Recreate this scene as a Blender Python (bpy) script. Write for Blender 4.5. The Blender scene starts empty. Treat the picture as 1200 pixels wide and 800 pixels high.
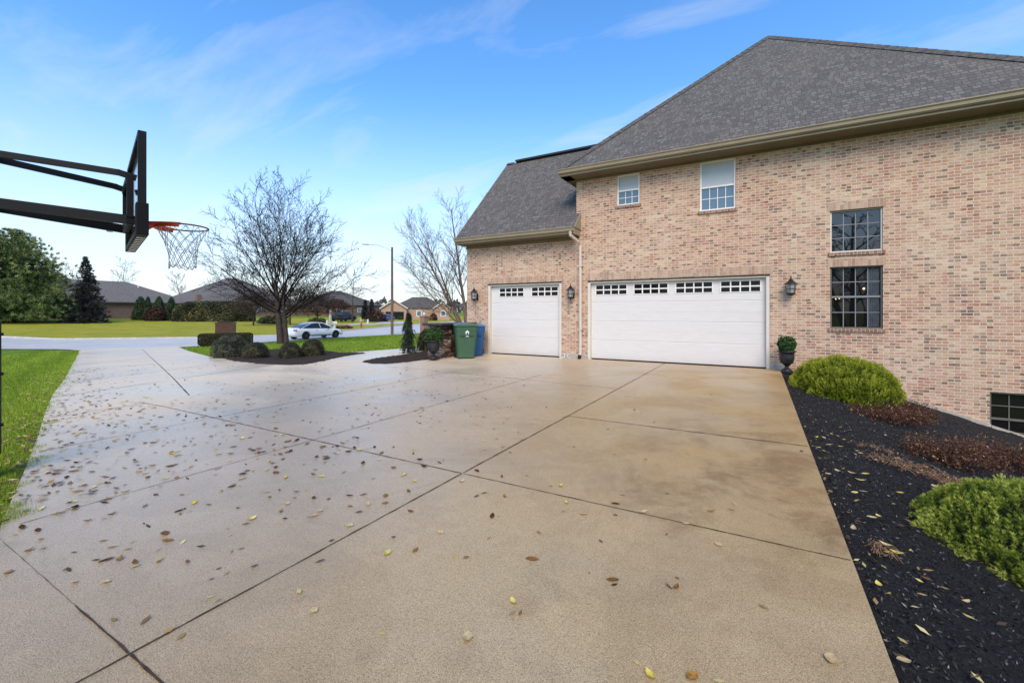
import bpy, bmesh, math, random
import numpy as np
from mathutils import Vector, Matrix, noise as mnoise

random.seed(7); rng = np.random.default_rng(7)
scene = bpy.context.scene
COL = scene.collection

# ------------------------------------------------------------------ camera
YAW = math.radians(29.54); SN, CS = math.sin(YAW), math.cos(YAW)
FPX, CAMZ, HOR = 510.0, 1.455, 366.0
cam = bpy.data.cameras.new('camera'); camo = bpy.data.objects.new('camera', cam); COL.objects.link(camo)
cam.sensor_width = 36; cam.sensor_fit = 'HORIZONTAL'; cam.lens = FPX / 1200 * 36
cam.shift_y = -(400 - HOR) / 1200; cam.clip_start = .05; cam.clip_end = 4000
camo.location = (0, 0, CAMZ); camo.rotation_euler = (math.pi / 2, 0, YAW)
scene.camera = camo

# ------------------------------------------------------------------ sky
SUN_EL, SUN_AZ = math.radians(43), math.radians(152)      # azimuth: clockwise from +Y
w = bpy.data.worlds.new('World'); scene.world = w; w.use_nodes = True
nt = w.node_tree; nt.nodes.clear()
def WN(t, **k):
    n = nt.nodes.new(t)
    for a, b in k.items(): setattr(n, a, b)
    return n
wo = WN('ShaderNodeOutputWorld'); bg = WN('ShaderNodeBackground'); sky = WN('ShaderNodeTexSky')
sky.sky_type = 'NISHITA'; sky.sun_disc = False; sky.sun_elevation = SUN_EL; sky.sun_rotation = SUN_AZ
sky.air_density = 1.0; sky.dust_density = .3; sky.ozone_density = 2.5; sky.altitude = 0
tc = WN('ShaderNodeTexCoord'); sep = WN('ShaderNodeSeparateXYZ'); nt.links.new(tc.outputs['Generated'], sep.inputs[0])
mz = WN('ShaderNodeMath', operation='MAXIMUM'); nt.links.new(sep.outputs['Z'], mz.inputs[0]); mz.inputs[1].default_value = 0
az = WN('ShaderNodeMath', operation='ADD'); nt.links.new(mz.outputs[0], az.inputs[0]); az.inputs[1].default_value = .22
dx = WN('ShaderNodeMath', operation='DIVIDE'); dy = WN('ShaderNodeMath', operation='DIVIDE')
nt.links.new(sep.outputs['X'], dx.inputs[0]); nt.links.new(az.outputs[0], dx.inputs[1])
nt.links.new(sep.outputs['Y'], dy.inputs[0]); nt.links.new(az.outputs[0], dy.inputs[1])
cx = WN('ShaderNodeCombineXYZ'); nt.links.new(dx.outputs[0], cx.inputs[0]); nt.links.new(dy.outputs[0], cx.inputs[1])
mp = WN('ShaderNodeMapping'); nt.links.new(cx.outputs[0], mp.inputs[0]); mp.inputs['Rotation'].default_value = (0, 0, math.radians(-38)); mp.inputs['Scale'].default_value = (1.1, 2.9, 1)
mp.inputs['Location'].default_value = (2.6, 8.4, 0)
n1 = WN('ShaderNodeTexNoise'); nt.links.new(mp.outputs[0], n1.inputs['Vector']); n1.inputs['Scale'].default_value = 1.15; n1.inputs['Detail'].default_value = 9; n1.inputs['Roughness'].default_value = .58; n1.inputs['Distortion'].default_value = .55
r1 = WN('ShaderNodeMapRange'); nt.links.new(n1.outputs['Fac'], r1.inputs['Value']); r1.inputs['From Min'].default_value = .53; r1.inputs['From Max'].default_value = .80; r1.inputs['To Max'].default_value = .42
# thin high haze: whiter towards the horizon
r2 = WN('ShaderNodeMapRange', interpolation_type='SMOOTHSTEP'); nt.links.new(sep.outputs['Z'], r2.inputs['Value']); r2.inputs['From Min'].default_value = -.10; r2.inputs['From Max'].default_value = .47; r2.inputs['To Min'].default_value = .97; r2.inputs['To Max'].default_value = .0
ad = WN('ShaderNodeMath', operation='ADD', use_clamp=True); nt.links.new(r1.outputs[0], ad.inputs[0]); nt.links.new(r2.outputs[0], ad.inputs[1])
mn = WN('ShaderNodeMath', operation='MINIMUM'); nt.links.new(ad.outputs[0], mn.inputs[0]); mn.inputs[1].default_value = .96
hs = WN('ShaderNodeHueSaturation'); nt.links.new(sky.outputs[0], hs.inputs['Color']); hs.inputs['Saturation'].default_value = 1.22; hs.inputs['Value'].default_value = 2.2
tn = WN('ShaderNodeMix', data_type='RGBA', blend_type='MULTIPLY'); tn.inputs['Factor'].default_value = 1; tn.inputs['B'].default_value = (.88, .945, 1.0, 1); nt.links.new(hs.outputs[0], tn.inputs['A'])
mx = WN('ShaderNodeMix', data_type='RGBA'); nt.links.new(mn.outputs[0], mx.inputs['Factor']); nt.links.new(tn.outputs['Result'], mx.inputs['A']); mx.inputs['B'].default_value = (6.2, 6.5, 6.85, 1)
nt.links.new(mx.outputs['Result'], bg.inputs['Color']); bg.inputs['Strength'].default_value = .1
nt.links.new(bg.outputs[0], wo.inputs[0])

# ------------------------------------------------------------------ sun (veiled by thin cloud)
sl = bpy.data.lights.new('sun', 'SUN'); sl.energy = 2.5; sl.angle = math.radians(36); sl.color = (1, .85, .64)
so = bpy.data.objects.new('sun', sl); COL.objects.link(so)
sd = Vector((math.sin(SUN_AZ) * math.cos(SUN_EL), math.cos(SUN_AZ) * math.cos(SUN_EL), math.sin(SUN_EL)))
so.rotation_euler = sd.to_track_quat('Z', 'Y').to_euler(); so.location = (0, -10, 20)
vs = scene.view_settings; vs.view_transform = 'Standard'; vs.look = 'None'; vs.gamma = 1; vs.exposure = 0.52; vs.use_curve_mapping = False

# ------------------------------------------------------------------ terrain height
HX = [-400, -140, -100, -71, -43, -34, -26, -18, -12, -8, .5, 1.2, 2.0, 3.2, 4.3, 5.5, 9, 60, 400]
HZ = [2.0, 1.2, .59, -.2, -.85, -.85, -.6, -.30, -.09, 0, 0, -.07, -.26, -.60, -.94, -1.3, -1.8, -2.2, -2.2]
def h(x, y=0): return float(np.interp(x, HX, HZ))
def ground(px, py):                      # where the ray of a pixel meets the terrain; returns x, y, z, depth
    t = (px - 600) / FPX; k = (py - HOR) / FPX
    f = lambda d: CAMZ - k * d - h(d * (-SN + t * CS))
    d = 1.0
    while f(d) > 0 and d < 400: d *= 1.01
    a, b = d / 1.01, d
    for _ in range(30):
        m = (a + b) / 2
        if f(m) > 0: a = m
        else: b = m
    x, y = a * (-SN + t * CS), a * (CS + t * SN)
    return x, y, h(x), a
def bearing(px, d):
    t = (px - 600) / FPX
    return d * (-SN + t * CS), d * (CS + t * SN)

# ------------------------------------------------------------------ node helpers
def new_mat(name, rough=.7, spec=.3):
    m = bpy.data.materials.new(name); m.use_nodes = True
    b = m.node_tree.nodes['Principled BSDF']; b.inputs['Roughness'].default_value = rough
    b.inputs['Specular IOR Level'].default_value = spec
    return m, m.node_tree, b
def nd(nt, t, **k):
    n = nt.nodes.new(t)
    for a, b in k.items(): setattr(n, a, b)
    return n
def val(nt, sock, v):
    if hasattr(v, 'links') or isinstance(v, bpy.types.NodeSocket): nt.links.new(v, sock)
    else: sock.default_value = v
def math_(nt, op, a, b=0, clamp=False):
    n = nd(nt, 'ShaderNodeMath', operation=op, use_clamp=clamp); val(nt, n.inputs[0], a); val(nt, n.inputs[1], b); return n.outputs[0]
def noise_(nt, vec, scale, detail=4, rough=.55, dist=0):
    n = nd(nt, 'ShaderNodeTexNoise'); nt.links.new(vec, n.inputs['Vector']); n.inputs['Scale'].default_value = scale
    n.inputs['Detail'].default_value = detail; n.inputs['Roughness'].default_value = rough; n.inputs['Distortion'].default_value = dist
    return n.outputs['Fac']
def ramp_(nt, fac, stops, interp='LINEAR'):
    n = nd(nt, 'ShaderNodeValToRGB'); nt.links.new(fac, n.inputs[0]); cr = n.color_ramp; cr.interpolation = interp
    while len(cr.elements) > 1: cr.elements.remove(cr.elements[-1])
    cr.elements[0].position = stops[0][0]; cr.elements[0].color = (*stops[0][1], 1)
    for p, c in stops[1:]:
        e = cr.elements.new(p); e.color = (*c, 1)
    return n.outputs['Color']
def mix_(nt, fac, a, b, bt='MIX'):
    n = nd(nt, 'ShaderNodeMix', data_type='RGBA', blend_type=bt)
    val(nt, n.inputs['Factor'], fac)
    for s, v in (('A', a), ('B', b)):
        if isinstance(v, tuple): n.inputs[s].default_value = (*v, 1) if len(v) == 3 else v
        else: nt.links.new(v, n.inputs[s])
    return n.outputs['Result']
def rng_(nt, v, a, b, c=0, d=1, smooth=True):
    n = nd(nt, 'ShaderNodeMapRange'); 
    if smooth: n.interpolation_type = 'SMOOTHSTEP'
    val(nt, n.inputs['Value'], v)
    for k, x in (('From Min', a), ('From Max', b), ('To Min', c), ('To Max', d)): n.inputs[k].default_value = x
    return n.outputs[0]
def bump_(nt, bsdf, hgt, strength=.5, dist=.01):
    n = nd(nt, 'ShaderNodeBump'); n.inputs['Strength'].default_value = strength; n.inputs['Distance'].default_value = dist
    nt.links.new(hgt, n.inputs['Height']); nt.links.new(n.outputs[0], bsdf.inputs['Normal'])
def pos_(nt): return nd(nt, 'ShaderNodeNewGeometry').outputs['Position']
def xyz_(nt, v):
    s = nd(nt, 'ShaderNodeSeparateXYZ'); nt.links.new(v, s.inputs[0]); return s.outputs
def comb_(nt, x, y, z=0):
    c = nd(nt, 'ShaderNodeCombineXYZ'); val(nt, c.inputs[0], x); val(nt, c.inputs[1], y); val(nt, c.inputs[2], z); return c.outputs[0]

def simple(name, col, rough=.6, spec=.3, metal=0, var=.15, scale=6, bump=0):
    m, nt, b = new_mat(name, rough, spec); p = pos_(nt)
    f = noise_(nt, p, scale, 5, .6)
    c0 = tuple(max(0, c * (1 - var)) for c in col); c1 = tuple(min(1, c * (1 + var)) for c in col)
    nt.links.new(ramp_(nt, f, [(.3, c0), (.7, c1)]), b.inputs['Base Color']); b.inputs['Metallic'].default_value = metal
    if bump: bump_(nt, b, noise_(nt, p, scale * 8, 4), bump, .01)
    return m

# --- brick
def brick_mat(name, vertical=False, palette=None, mortar=(.60, .52, .43), bw=.200, rh=.0690, tone=1.0):
    m, nt, b = new_mat(name, .88, .2); p = pos_(nt); X, Y, Z = xyz_(nt, p)[:]
    u = math_(nt, 'ADD', X, Y)
    vec = comb_(nt, Z, u) if vertical else comb_(nt, u, Z)
    t = nd(nt, 'ShaderNodeTexBrick'); nt.links.new(vec, t.inputs['Vector']); t.offset = .5; t.offset_frequency = 2
    uu, vv = (Z, u) if vertical else (u, Z)
    row = math_(nt, 'FLOOR', math_(nt, 'DIVIDE', vv, rh)); par = math_(nt, 'MULTIPLY', math_(nt, 'FLOORED_MODULO', row, 2.0), .5 * bw)
    colm = math_(nt, 'FLOOR', math_(nt, 'DIVIDE', math_(nt, 'ADD', uu, par), bw))
    wn = nd(nt, 'ShaderNodeTexWhiteNoise'); wn.noise_dimensions = '3D'; nt.links.new(comb_(nt, colm, row, 3.7), wn.inputs['Vector'])
    t.inputs['Scale'].default_value = 1; t.inputs['Brick Width'].default_value = bw; t.inputs['Row Height'].default_value = rh
    t.inputs['Mortar Size'].default_value = .0085; t.inputs['Mortar Smooth'].default_value = .25; t.inputs['Bias'].default_value = 0
    pal = palette or [(0, (.50, .315, .225)), (.14, (.56, .405, .29)), (.28, (.46, .265, .195)), (.40, (.63, .49, .365)), (.53, (.53, .355, .26)), (.65, (.40, .20, .15)), (.73, (.57, .38, .29)), (.88, (.34, .24, .19)), (.92, (.60, .445, .325)), (.985, (.19, .145, .13))] if 1 else [(0, (.50, .31, .20)), (.13, (.60, .44, .29)), (.29, (.45, .235, .155)), (.38, (.68, .54, .39)), (.52, (.50, .32, .22)), (.63, (.33, .15, .11)), (.71, (.56, .36, .26)), (.81, (.20, .13, .11)), (.87, (.62, .45, .31)), (.95, (.14, .105, .10))]
    pal = [(a, tuple(min(1, x * tone) for x in c)) for a, c in pal]
    c = ramp_(nt, wn.outputs['Value'], pal, 'CONSTANT')
    wn2 = xyz_(nt, wn.outputs['Color'])
    c = mix_(nt, math_(nt, 'MULTIPLY', wn2[1], .45), c, mix_(nt, 1.0, c, (.60, .52, .48), 'MULTIPLY'))
    if palette is None:
        wh = nd(nt, 'ShaderNodeTexWhiteNoise'); wh.noise_dimensions = '3D'; nt.links.new(comb_(nt, math_(nt, 'FLOOR', math_(nt, 'DIVIDE', uu, bw / 2)), row, 9.1), wh.inputs['Vector'])
        c = mix_(nt, math_(nt, 'MULTIPLY', math_(nt, 'GREATER_THAN', wh.outputs['Value'], .90), .9), c, (.135, .09, .07)); c = mix_(nt, math_(nt, 'MULTIPLY', math_(nt, 'LESS_THAN', wh.outputs['Value'], .10), .7), c, (.40, .17, .12))
        c = mix_(nt, rng_(nt, noise_(nt, p, 1.9, 4, .6), .35, .7, 0, .35), c, (.60, .49, .37))
    mv = nd(nt, 'ShaderNodeMapping'); nt.links.new(vec, mv.inputs[0]); mv.inputs['Scale'].default_value = (26, 45, 1)
    c = mix_(nt, rng_(nt, noise_(nt, mv.outputs[0], 1, 3, .7), .50, .74, 0, .6), c, (.17, .115, .09))
    c = mix_(nt, rng_(nt, noise_(nt, mv.outputs[0], 1.4, 3, .7), .52, .30, 0, .45), c, (.66, .55, .42))
    big = noise_(nt, p, .55, 3, .5)
    c = mix_(nt, rng_(nt, big, .35, .65, 0, .6), c, mix_(nt, 1.0, c, (.90, .74, .68), 'MULTIPLY'))
    if palette is None: c = mix_(nt, 1.0, c, (1.0, .945, .85), 'MULTIPLY')
    c = mix_(nt, t.outputs['Fac'], c, mortar)
    nt.links.new(c, b.inputs['Base Color'])
    hgt = math_(nt, 'ADD', math_(nt, 'SUBTRACT', 1, t.outputs['Fac']), math_(nt, 'MULTIPLY', noise_(nt, p, 90, 3), .4))
    bump_(nt, b, hgt, .7, .008)
    return m
# --- shingle (uses UV in metres)
def shingle_mat(name, tone=1.0, warm=0.0):
    m, nt, b = new_mat(name, .93, .15)
    uv = nd(nt, 'ShaderNodeUVMap').outputs[0]
    t = nd(nt, 'ShaderNodeTexBrick'); nt.links.new(uv, t.inputs['Vector']); t.offset = .37; t.offset_frequency = 3; t.squash = .8; t.squash_frequency = 2
    t.inputs['Color1'].default_value = (0, 0, 0, 1); t.inputs['Color2'].default_value = (1, 1, 1, 1); t.inputs['Mortar'].default_value = (0, 0, 0, 1)
    t.inputs['Scale'].default_value = 1; t.inputs['Brick Width'].default_value = .14; t.inputs['Row Height'].default_value = .145
    t.inputs['Mortar Size'].default_value = .010; t.inputs['Mortar Smooth'].default_value = .1
    k = tone
    c = ramp_(nt, t.outputs['Color'], [(0, (.095*k, .090*k, .090*k)), (.3, (.135*k, .128*k, .126*k)), (.6, (.165*k, .157*k, .152*k)), (1, (.235*k, .225*k, .218*k))])
    c = mix_(nt, rng_(nt, noise_(nt, uv, 3.2, 4, .7), .3, .7, 0, .4), c, (.13 * k, .125 * k, .13 * k))
    c = mix_(nt, rng_(nt, noise_(nt, uv, .35, 3), .4, .7, 0, .22), c, (.19 * k, .175 * k, .16 * k))
    sx = xyz_(nt, uv)
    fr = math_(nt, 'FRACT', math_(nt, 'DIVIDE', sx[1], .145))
    c = mix_(nt, math_(nt, 'MULTIPLY', rng_(nt, fr, .0, .22, .95, 0), rng_(nt, noise_(nt, uv, 7.5, 3, .65), .36, .60)), c, (.03, .028, .03))  # shadow line under each course, painted in as broken dark dashes
    c = mix_(nt, math_(nt, 'MULTIPLY', noise_(nt, uv, 160, 2), .3), c, (.26 * k, .24 * k, .23 * k))
    c = mix_(nt, math_(nt, 'MULTIPLY', t.outputs['Fac'], .22), c, (.035, .032, .032)); c = mix_(nt, 1.0, c, (1.03, 1.0, .93), 'MULTIPLY')
    nt.links.new(c, b.inputs['Base Color'])
    bump_(nt, b, math_(nt, 'ADD', math_(nt, 'MULTIPLY', math_(nt, 'SUBTRACT', 1, fr), 1.0), math_(nt, 'MULTIPLY', noise_(nt, uv, 60, 3), .35)), .6, .02)
    return m
# --- leafy stuff: a random number per face ('tint')
def leaf_mat(name, stops, rough=.6, trans=.15, spec=.25):
    m, nt, b = new_mat(name, rough, spec)
    a = nd(nt, 'ShaderNodeAttribute'); a.attribute_name = 'tint'
    nt.links.new(ramp_(nt, a.outputs['Fac'], stops), b.inputs['Base Color'])
    if trans: b.inputs['Subsurface Weight'].default_value = 0; b.inputs['Transmission Weight'].default_value = 0
    return m

def wet_concrete():
    m, nt, b = new_mat('wet_exposed_aggregate_concrete', .4, .5); p = pos_(nt); X, Y, Z = xyz_(nt, p)[:]
    spk = noise_(nt, p, 230, 3, .8)
    peb = nd(nt, 'ShaderNodeTexVoronoi'); nt.links.new(p, peb.inputs['Vector']); peb.inputs['Scale'].default_value = 190
    base = ramp_(nt, spk, [(.33, (.12, .085, .055)), (.43, (.41, .335, .245)), (.56, (.64, .54, .42)), (.68, (.90, .80, .65))])
    pc = xyz_(nt, peb.outputs['Color'])
    base = mix_(nt, rng_(nt, pc[0], .66, .95, 0, .42), base, (.17, .145, .12))
    base = mix_(nt, rng_(nt, pc[1], .80, .97, 0, .5), base, (.62, .55, .46))
    base = mix_(nt, rng_(nt, noise_(nt, p, 85, 3, .8), .40, .60, .0, .45), base, mix_(nt, 1.0, base, (.60, .57, .53), 'MULTIPLY'))
    edge = noise_(nt, p, .8, 6, .62, 1.0); base = mix_(nt, rng_(nt, edge, .50, .53, 0, .16), base, mix_(nt, 1.0, base, (.62, .58, .52), 'MULTIPLY')); base = mix_(nt, rng_(nt, noise_(nt, p, .55, 6, .7, .4), .40, .66, 0, .30), base, mix_(nt, 1.0, base, (.70, .67, .62), 'MULTIPLY')); base = mix_(nt, 1.0, base, (1.10, 1.10, 1.10), 'MULTIPLY')
    # rusty brown staining, strongest towards the right half of the apron
    n2 = noise_(nt, p, .42, 5, .62, .4); n3 = noise_(nt, p, 1.7, 5, .65, .5)
    right = rng_(nt, X, -7.0, .3, 0.0, .85)
    stain = math_(nt, 'MULTIPLY', right, rng_(nt, n2, .30, .66, .35, 1), True)
    far = rng_(nt, Y, 2.2, 5.0, .15, 1); stain = math_(nt, 'MULTIPLY', stain, far)
    base = mix_(nt, stain, base, mix_(nt, 1.0, base, (.93, .80, .55), 'MULTIPLY'))
    warm = math_(nt, 'MULTIPLY', rng_(nt, X, -4.2, -1.0), rng_(nt, n2, .25, .6, .5, 1)); base = mix_(nt, warm, base, mix_(nt, 1.0, base, (.96, .90, .70), 'MULTIPLY'))
    blot = math_(nt, 'MULTIPLY', math_(nt, 'MULTIPLY', rng_(nt, X, -2.0, -.1), rng_(nt, Y, 2.4, 3.6)), math_(nt, 'MULTIPLY', rng_(nt, Y, 8.5, 5.5), rng_(nt, noise_(nt, p, 1.6, 7, .75, .5), .44, .66))); base = mix_(nt, math_(nt, 'MULTIPLY', blot, .8), base, mix_(nt, 1.0, base, (.50, .40, .30), 'MULTIPLY'))
    # wet sky sheen to the left, painted in as a paler base colour
    base = mix_(nt, rng_(nt, X, -3, -11, 0, .68), base, (.86, .755, .61))
    # damp blotches
    patch = math_(nt, 'MULTIPLY', rng_(nt, n3, .52, .72, 0, .38), rng_(nt, X, -3.5, -.4, .15, 1))
    base = mix_(nt, patch, base, mix_(nt, 1.0, base, (.50, .43, .36), 'MULTIPLY'))
    wet = noise_(nt, p, .33, 4, .6, .6)
    wetm = rng_(nt, wet, .40, .60, 0, 1)
    base = mix_(nt, math_(nt, 'MULTIPLY', wetm, .30), base, mix_(nt, 1.0, base, (.70, .66, .60), 'MULTIPLY'))
    fine = noise_(nt, p, 9, 5, .7)
    base = mix_(nt, rng_(nt, fine, .3, .75, 0, .25), base, mix_(nt, 1.0, base, (.72, .68, .62), 'MULTIPLY'))
    base = mix_(nt, 1.0, base, (.985, .895, .755), 'MULTIPLY')
    nt.links.new(base, b.inputs['Base Color'])
    rr = math_(nt, 'ADD', rng_(nt, wetm, 0, 1, .46, .22), math_(nt, 'MULTIPLY', spk, .16))
    nt.links.new(rr, b.inputs['Roughness'])
    cw = math_(nt, 'MULTIPLY', rng_(nt, wet, .34, .60, .12, .40), rng_(nt, X, 0, -6, .35, 1)); nt.links.new(cw, b.inputs['Coat Weight']); nt.links.new(math_(nt, 'ADD', .14, math_(nt, 'MULTIPLY', fine, .22)), b.inputs['Coat Roughness']); b.inputs['Coat IOR'].default_value = 1.4
    bump_(nt, b, math_(nt, 'ADD', math_(nt, 'MULTIPLY', spk, .6), math_(nt, 'MULTIPLY', peb.outputs['Distance'], -.5)), .45, .006)
    return m
def road_mat():
    m, nt, b = new_mat('pale_concrete_road', .5, .4); p = pos_(nt)
    c = ramp_(nt, noise_(nt, p, .5, 6, .65), [(.3, (.46, .425, .38)), (.7, (.60, .56, .505))])
    c = mix_(nt, math_(nt, 'MULTIPLY', noise_(nt, p, 30, 3), .3), c, (.3, .28, .27))
    nt.links.new(c, b.inputs['Base Color']); return m
def grass_mat():
    m, nt, b = new_mat('lawn_turf', .9, .12); p = pos_(nt); X, Y, Z = xyz_(nt, p)[:]
    g = ramp_(nt, noise_(nt, p, 2.2, 6, .7), [(.28, (.085, .15, .010)), (.5, (.14, .225, .015)), (.72, (.21, .30, .026))])
    yel = ramp_(nt, noise_(nt, p, .45, 6, .72), [(.3, (.25, .265, .018)), (.5, (.40, .355, .03)), (.72, (.52, .41, .06))])
    far = rng_(nt, X, -41.5, -44, 0, 1); back = rng_(nt, X, -84, -90, 1, .15)
    c = mix_(nt, math_(nt, 'MULTIPLY', far, back), g, yel)
    # mower stripes on the island
    s = math_(nt, 'SINE', math_(nt, 'MULTIPLY', math_(nt, 'ADD', math_(nt, 'MULTIPLY', X, .8), math_(nt, 'MULTIPLY', Y, 1.0)), 2.1))
    c = mix_(nt, rng_(nt, s, -.1, .9, 0, .30), c, (.27, .37, .07))
    c = mix_(nt, math_(nt, 'MULTIPLY', noise_(nt, p, 26, 4, .8), .55), c, mix_(nt, 1.0, c, (.35, .42, .3), 'MULTIPLY'))
    nt.links.new(c, b.inputs['Base Color']); bump_(nt, b, noise_(nt, p, 30, 4, .8), 1.0, .05); return m
def mulch_mat(name='black_mulch'):
    m, nt, b = new_mat(name, .85, .2); p = pos_(nt)
    c = ramp_(nt, noise_(nt, p, 75, 5, .8), [(.3, (.008, .007, .006)), (.52, (.025, .022, .020)), (.68, (.062, .056, .050)), (.82, (.16, .14, .12))])
    nt.links.new(c, b.inputs['Base Color']); bump_(nt, b, noise_(nt, p, 60, 5, .8), 1.0, .03); return m
def bark_mat(name, a, bcol):
    m, nt, b = new_mat(name, .9, .15); p = pos_(nt); mpn = nd(nt, 'ShaderNodeMapping'); nt.links.new(p, mpn.inputs[0]); mpn.inputs['Scale'].default_value = (1, 1, .25)
    nt.links.new(ramp_(nt, noise_(nt, mpn.outputs[0], 18, 5, .7), [(.3, a), (.7, bcol)]), b.inputs['Base Color']); return m
def glass_mat(name, col, rough=.03, ior=1.55, spec=.5):
    m, nt, b = new_mat(name, rough, spec); b.inputs['Base Color'].default_value = (*col, 1); b.inputs['IOR'].default_value = ior; 
    p = pos_(nt); bump_(nt, b, noise_(nt, p, 1.3, 2), .05, .02)
    return m
def door_mat():
    m, nt, b = new_mat('garage_door_paint', .45, .35); p = pos_(nt)
    mpn = nd(nt, 'ShaderNodeMapping'); nt.links.new(p, mpn.inputs[0]); mpn.inputs['Scale'].default_value = (1, 1, 6)
    c = ramp_(nt, noise_(nt, mpn.outputs[0], 3, 4), [(.3, (.615, .59, .56)), (.7, (.65, .625, .595))])
    Z = xyz_(nt, p)[2]
    c = mix_(nt, rng_(nt, math_(nt, 'ADD', Z, math_(nt, 'MULTIPLY', noise_(nt, p, 2.5, 4), .25)), .12, .4, .35, 0), c, (.50, .45, .38))
    nt.links.new(c, b.inputs['Base Color']); bump_(nt, b, noise_(nt, mpn.outputs[0], 14, 3), .12, .004); return m

M = {}
def soil_mat():
    m, nt, b = new_mat('brown_leafy_mulch', .9, .1); p = pos_(nt)
    c = ramp_(nt, noise_(nt, p, 22, 5, .8), [(.3, (.018, .012, .010)), (.55, (.050, .034, .026)), (.66, (.12, .08, .055)), (.78, (.26, .19, .12))]); nt.links.new(c, b.inputs['Base Color']); bump_(nt, b, noise_(nt, p, 25, 4), 1, .03); return m
M['soil'] = soil_mat()
M['concrete'] = wet_concrete(); M['road'] = road_mat(); M['grass'] = grass_mat(); M['mulch'] = mulch_mat()
M['brick'] = brick_mat('mixed_tan_brick')
soldier = [(0, (.46, .31, .22)), (.3, (.56, .41, .29)), (.55, (.42, .26, .19)), (.8, (.52, .37, .26))]
M['soldier'] = brick_mat('soldier_course_brick', True, soldier, (.44, .37, .29), .30, .075)
M['sill'] = brick_mat('rowlock_sill_brick', True, [(0, (.24, .12, .085)), (.35, (.33, .19, .13)), (.7, (.20, .12, .09))], (.40, .34, .28), .30, .075)
M['shingle'] = shingle_mat('weathered_shingle', .74); M['ridge'] = simple('ridge_cap_shingle', (.10, .095, .09), .95, .1, var=.4, scale=9)
M['vent'] = simple('ridge_vent', (.03, .03, .032), .8)
M['trim'] = simple('tan_gutter_metal', (.285, .235, .16), .5, .3, var=.08, scale=2)
M['soffit'] = simple('olive_brown_soffit', (.17, .135, .085), .6, .3, var=.12, scale=2)
M['downspout'] = simple('beige_downspout', (.56, .49, .41), .45, .4, var=.06, scale=2)
M['door'] = door_mat(); M['jamb'] = simple('cream_jamb_paint', (.62, .57, .49), .5, var=.05)
M['white'] = simple('white_vinyl', (.76, .74, .70), .4, .4, var=.05)
M['brown_frame'] = simple('weathered_frame', (.13, .118, .10), .5, var=.1)
M['muntin'] = simple('grey_muntin', (.22, .225, .23), .4, var=.05)
M['glass_dark'] = glass_mat('dark_window_glass', (.006, .007, .008), .02, 1.75, .5)
M['glass_dim'] = glass_mat('dim_window_glass', (.007, .007, .007), .02, 1.42)
M['glass_blue'] = glass_mat('sky_painted_glass', (.10, .16, .22), .04, 1.6)  # reflected sky painted into the pane as a blue base colour
M['glass_screen'] = glass_mat('blind_behind_glass', (.42, .45, .46), .35, 1.5)
M['glass_black'] = glass_mat('garage_door_glass', (.006, .006, .007), .1, 1.3)
M['curtain'] = simple('grey_blue_curtain', (.055, .066, .078), .8, var=.3, scale=8)
M['black'] = simple('black_powder_coat', (.006, .006, .006), .5, .2, var=.2)
M['black_pad'] = simple('black_vinyl_pad', (.005, .005, .005), .6, .15, var=.2)
M['dark_metal'] = simple('dark_bronze_metal', (.02, .02, .022), .4, .5, metal=.3)
M['lens'] = glass_mat('seeded_lantern_glass', (.30, .31, .31), .12, 1.5)
M['orange'] = simple('orange_rim_paint', (.68, .075, .018), .45, .4, var=.15, scale=20)
M['rim_dark'] = simple('worn_rim_steel', (.16, .035, .022), .5, .4, var=.5, scale=30)
M['net'] = simple('white_net_cord', (.55, .54, .52), .9, .1)
M['acrylic'] = glass_mat('smoked_backboard', (.05, .055, .06), .08, 1.5)
M['steel'] = simple('scuffed_steel', (.45, .44, .42), .4, .5, metal=.6, var=.2, scale=20)
M['base_concrete'] = simple('foundation_concrete', (.40, .36, .30), .85, .2, var=.2, scale=8, bump=.3)
M['gap'] = simple('dirt_filled_joint', (.060, .043, .030), .95, .1, var=.6, scale=12)
M['bin_green'] = simple('green_bin_plastic', (.040, .098, .052), .5, .35, var=.12, scale=5)
M['bin_blue'] = simple('blue_bin_plastic', (.018, .085, .22), .5, .35, var=.12, scale=5)
M['bin_lid'] = simple('green_bin_lid', (.06, .125, .075), .32, .5, var=.1)
M['bin_lid_blue'] = simple('blue_bin_lid', (.03, .15, .36), .32, .5, var=.1)
M['sticker'] = simple('white_print', (.72, .74, .72), .6, var=.03)
M['rubber'] = simple('black_rubber', (.012, .012, .012), .8)
def stone_mat():
    m, nt, b = new_mat('stacked_ledge_stone', .85, .2); p = pos_(nt); mpn = nd(nt, 'ShaderNodeMapping'); nt.links.new(p, mpn.inputs[0]); mpn.inputs['Scale'].default_value = (3.5, 3.5, 9)
    v = nd(nt, 'ShaderNodeTexVoronoi'); nt.links.new(mpn.outputs[0], v.inputs['Vector']); v.inputs['Scale'].default_value = 1
    c = ramp_(nt, xyz_(nt, v.outputs['Color'])[0], [(0, (.16, .09, .06)), (.3, (.30, .22, .15)), (.55, (.09, .06, .05)), (.8, (.40, .31, .22))], 'CONSTANT')
    v2 = nd(nt, 'ShaderNodeTexVoronoi', feature='DISTANCE_TO_EDGE'); nt.links.new(mpn.outputs[0], v2.inputs['Vector']); v2.inputs['Scale'].default_value = 1
    c = mix_(nt, rng_(nt, v2.outputs['Distance'], 0, .08, .9, 0), c, (.02, .016, .014)); nt.links.new(c, b.inputs['Base Color'])
    bump_(nt, b, v2.outputs['Distance'], 1, .05); return m
M['stone'] = stone_mat(); M['cap'] = simple('dark_stone_cap', (.045, .036, .03), .7, var=.3, scale=8, bump=.4)
M['pot'] = simple('black_cast_pot', (.014, .014, .015), .5, .4, var=.3, scale=12)
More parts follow.
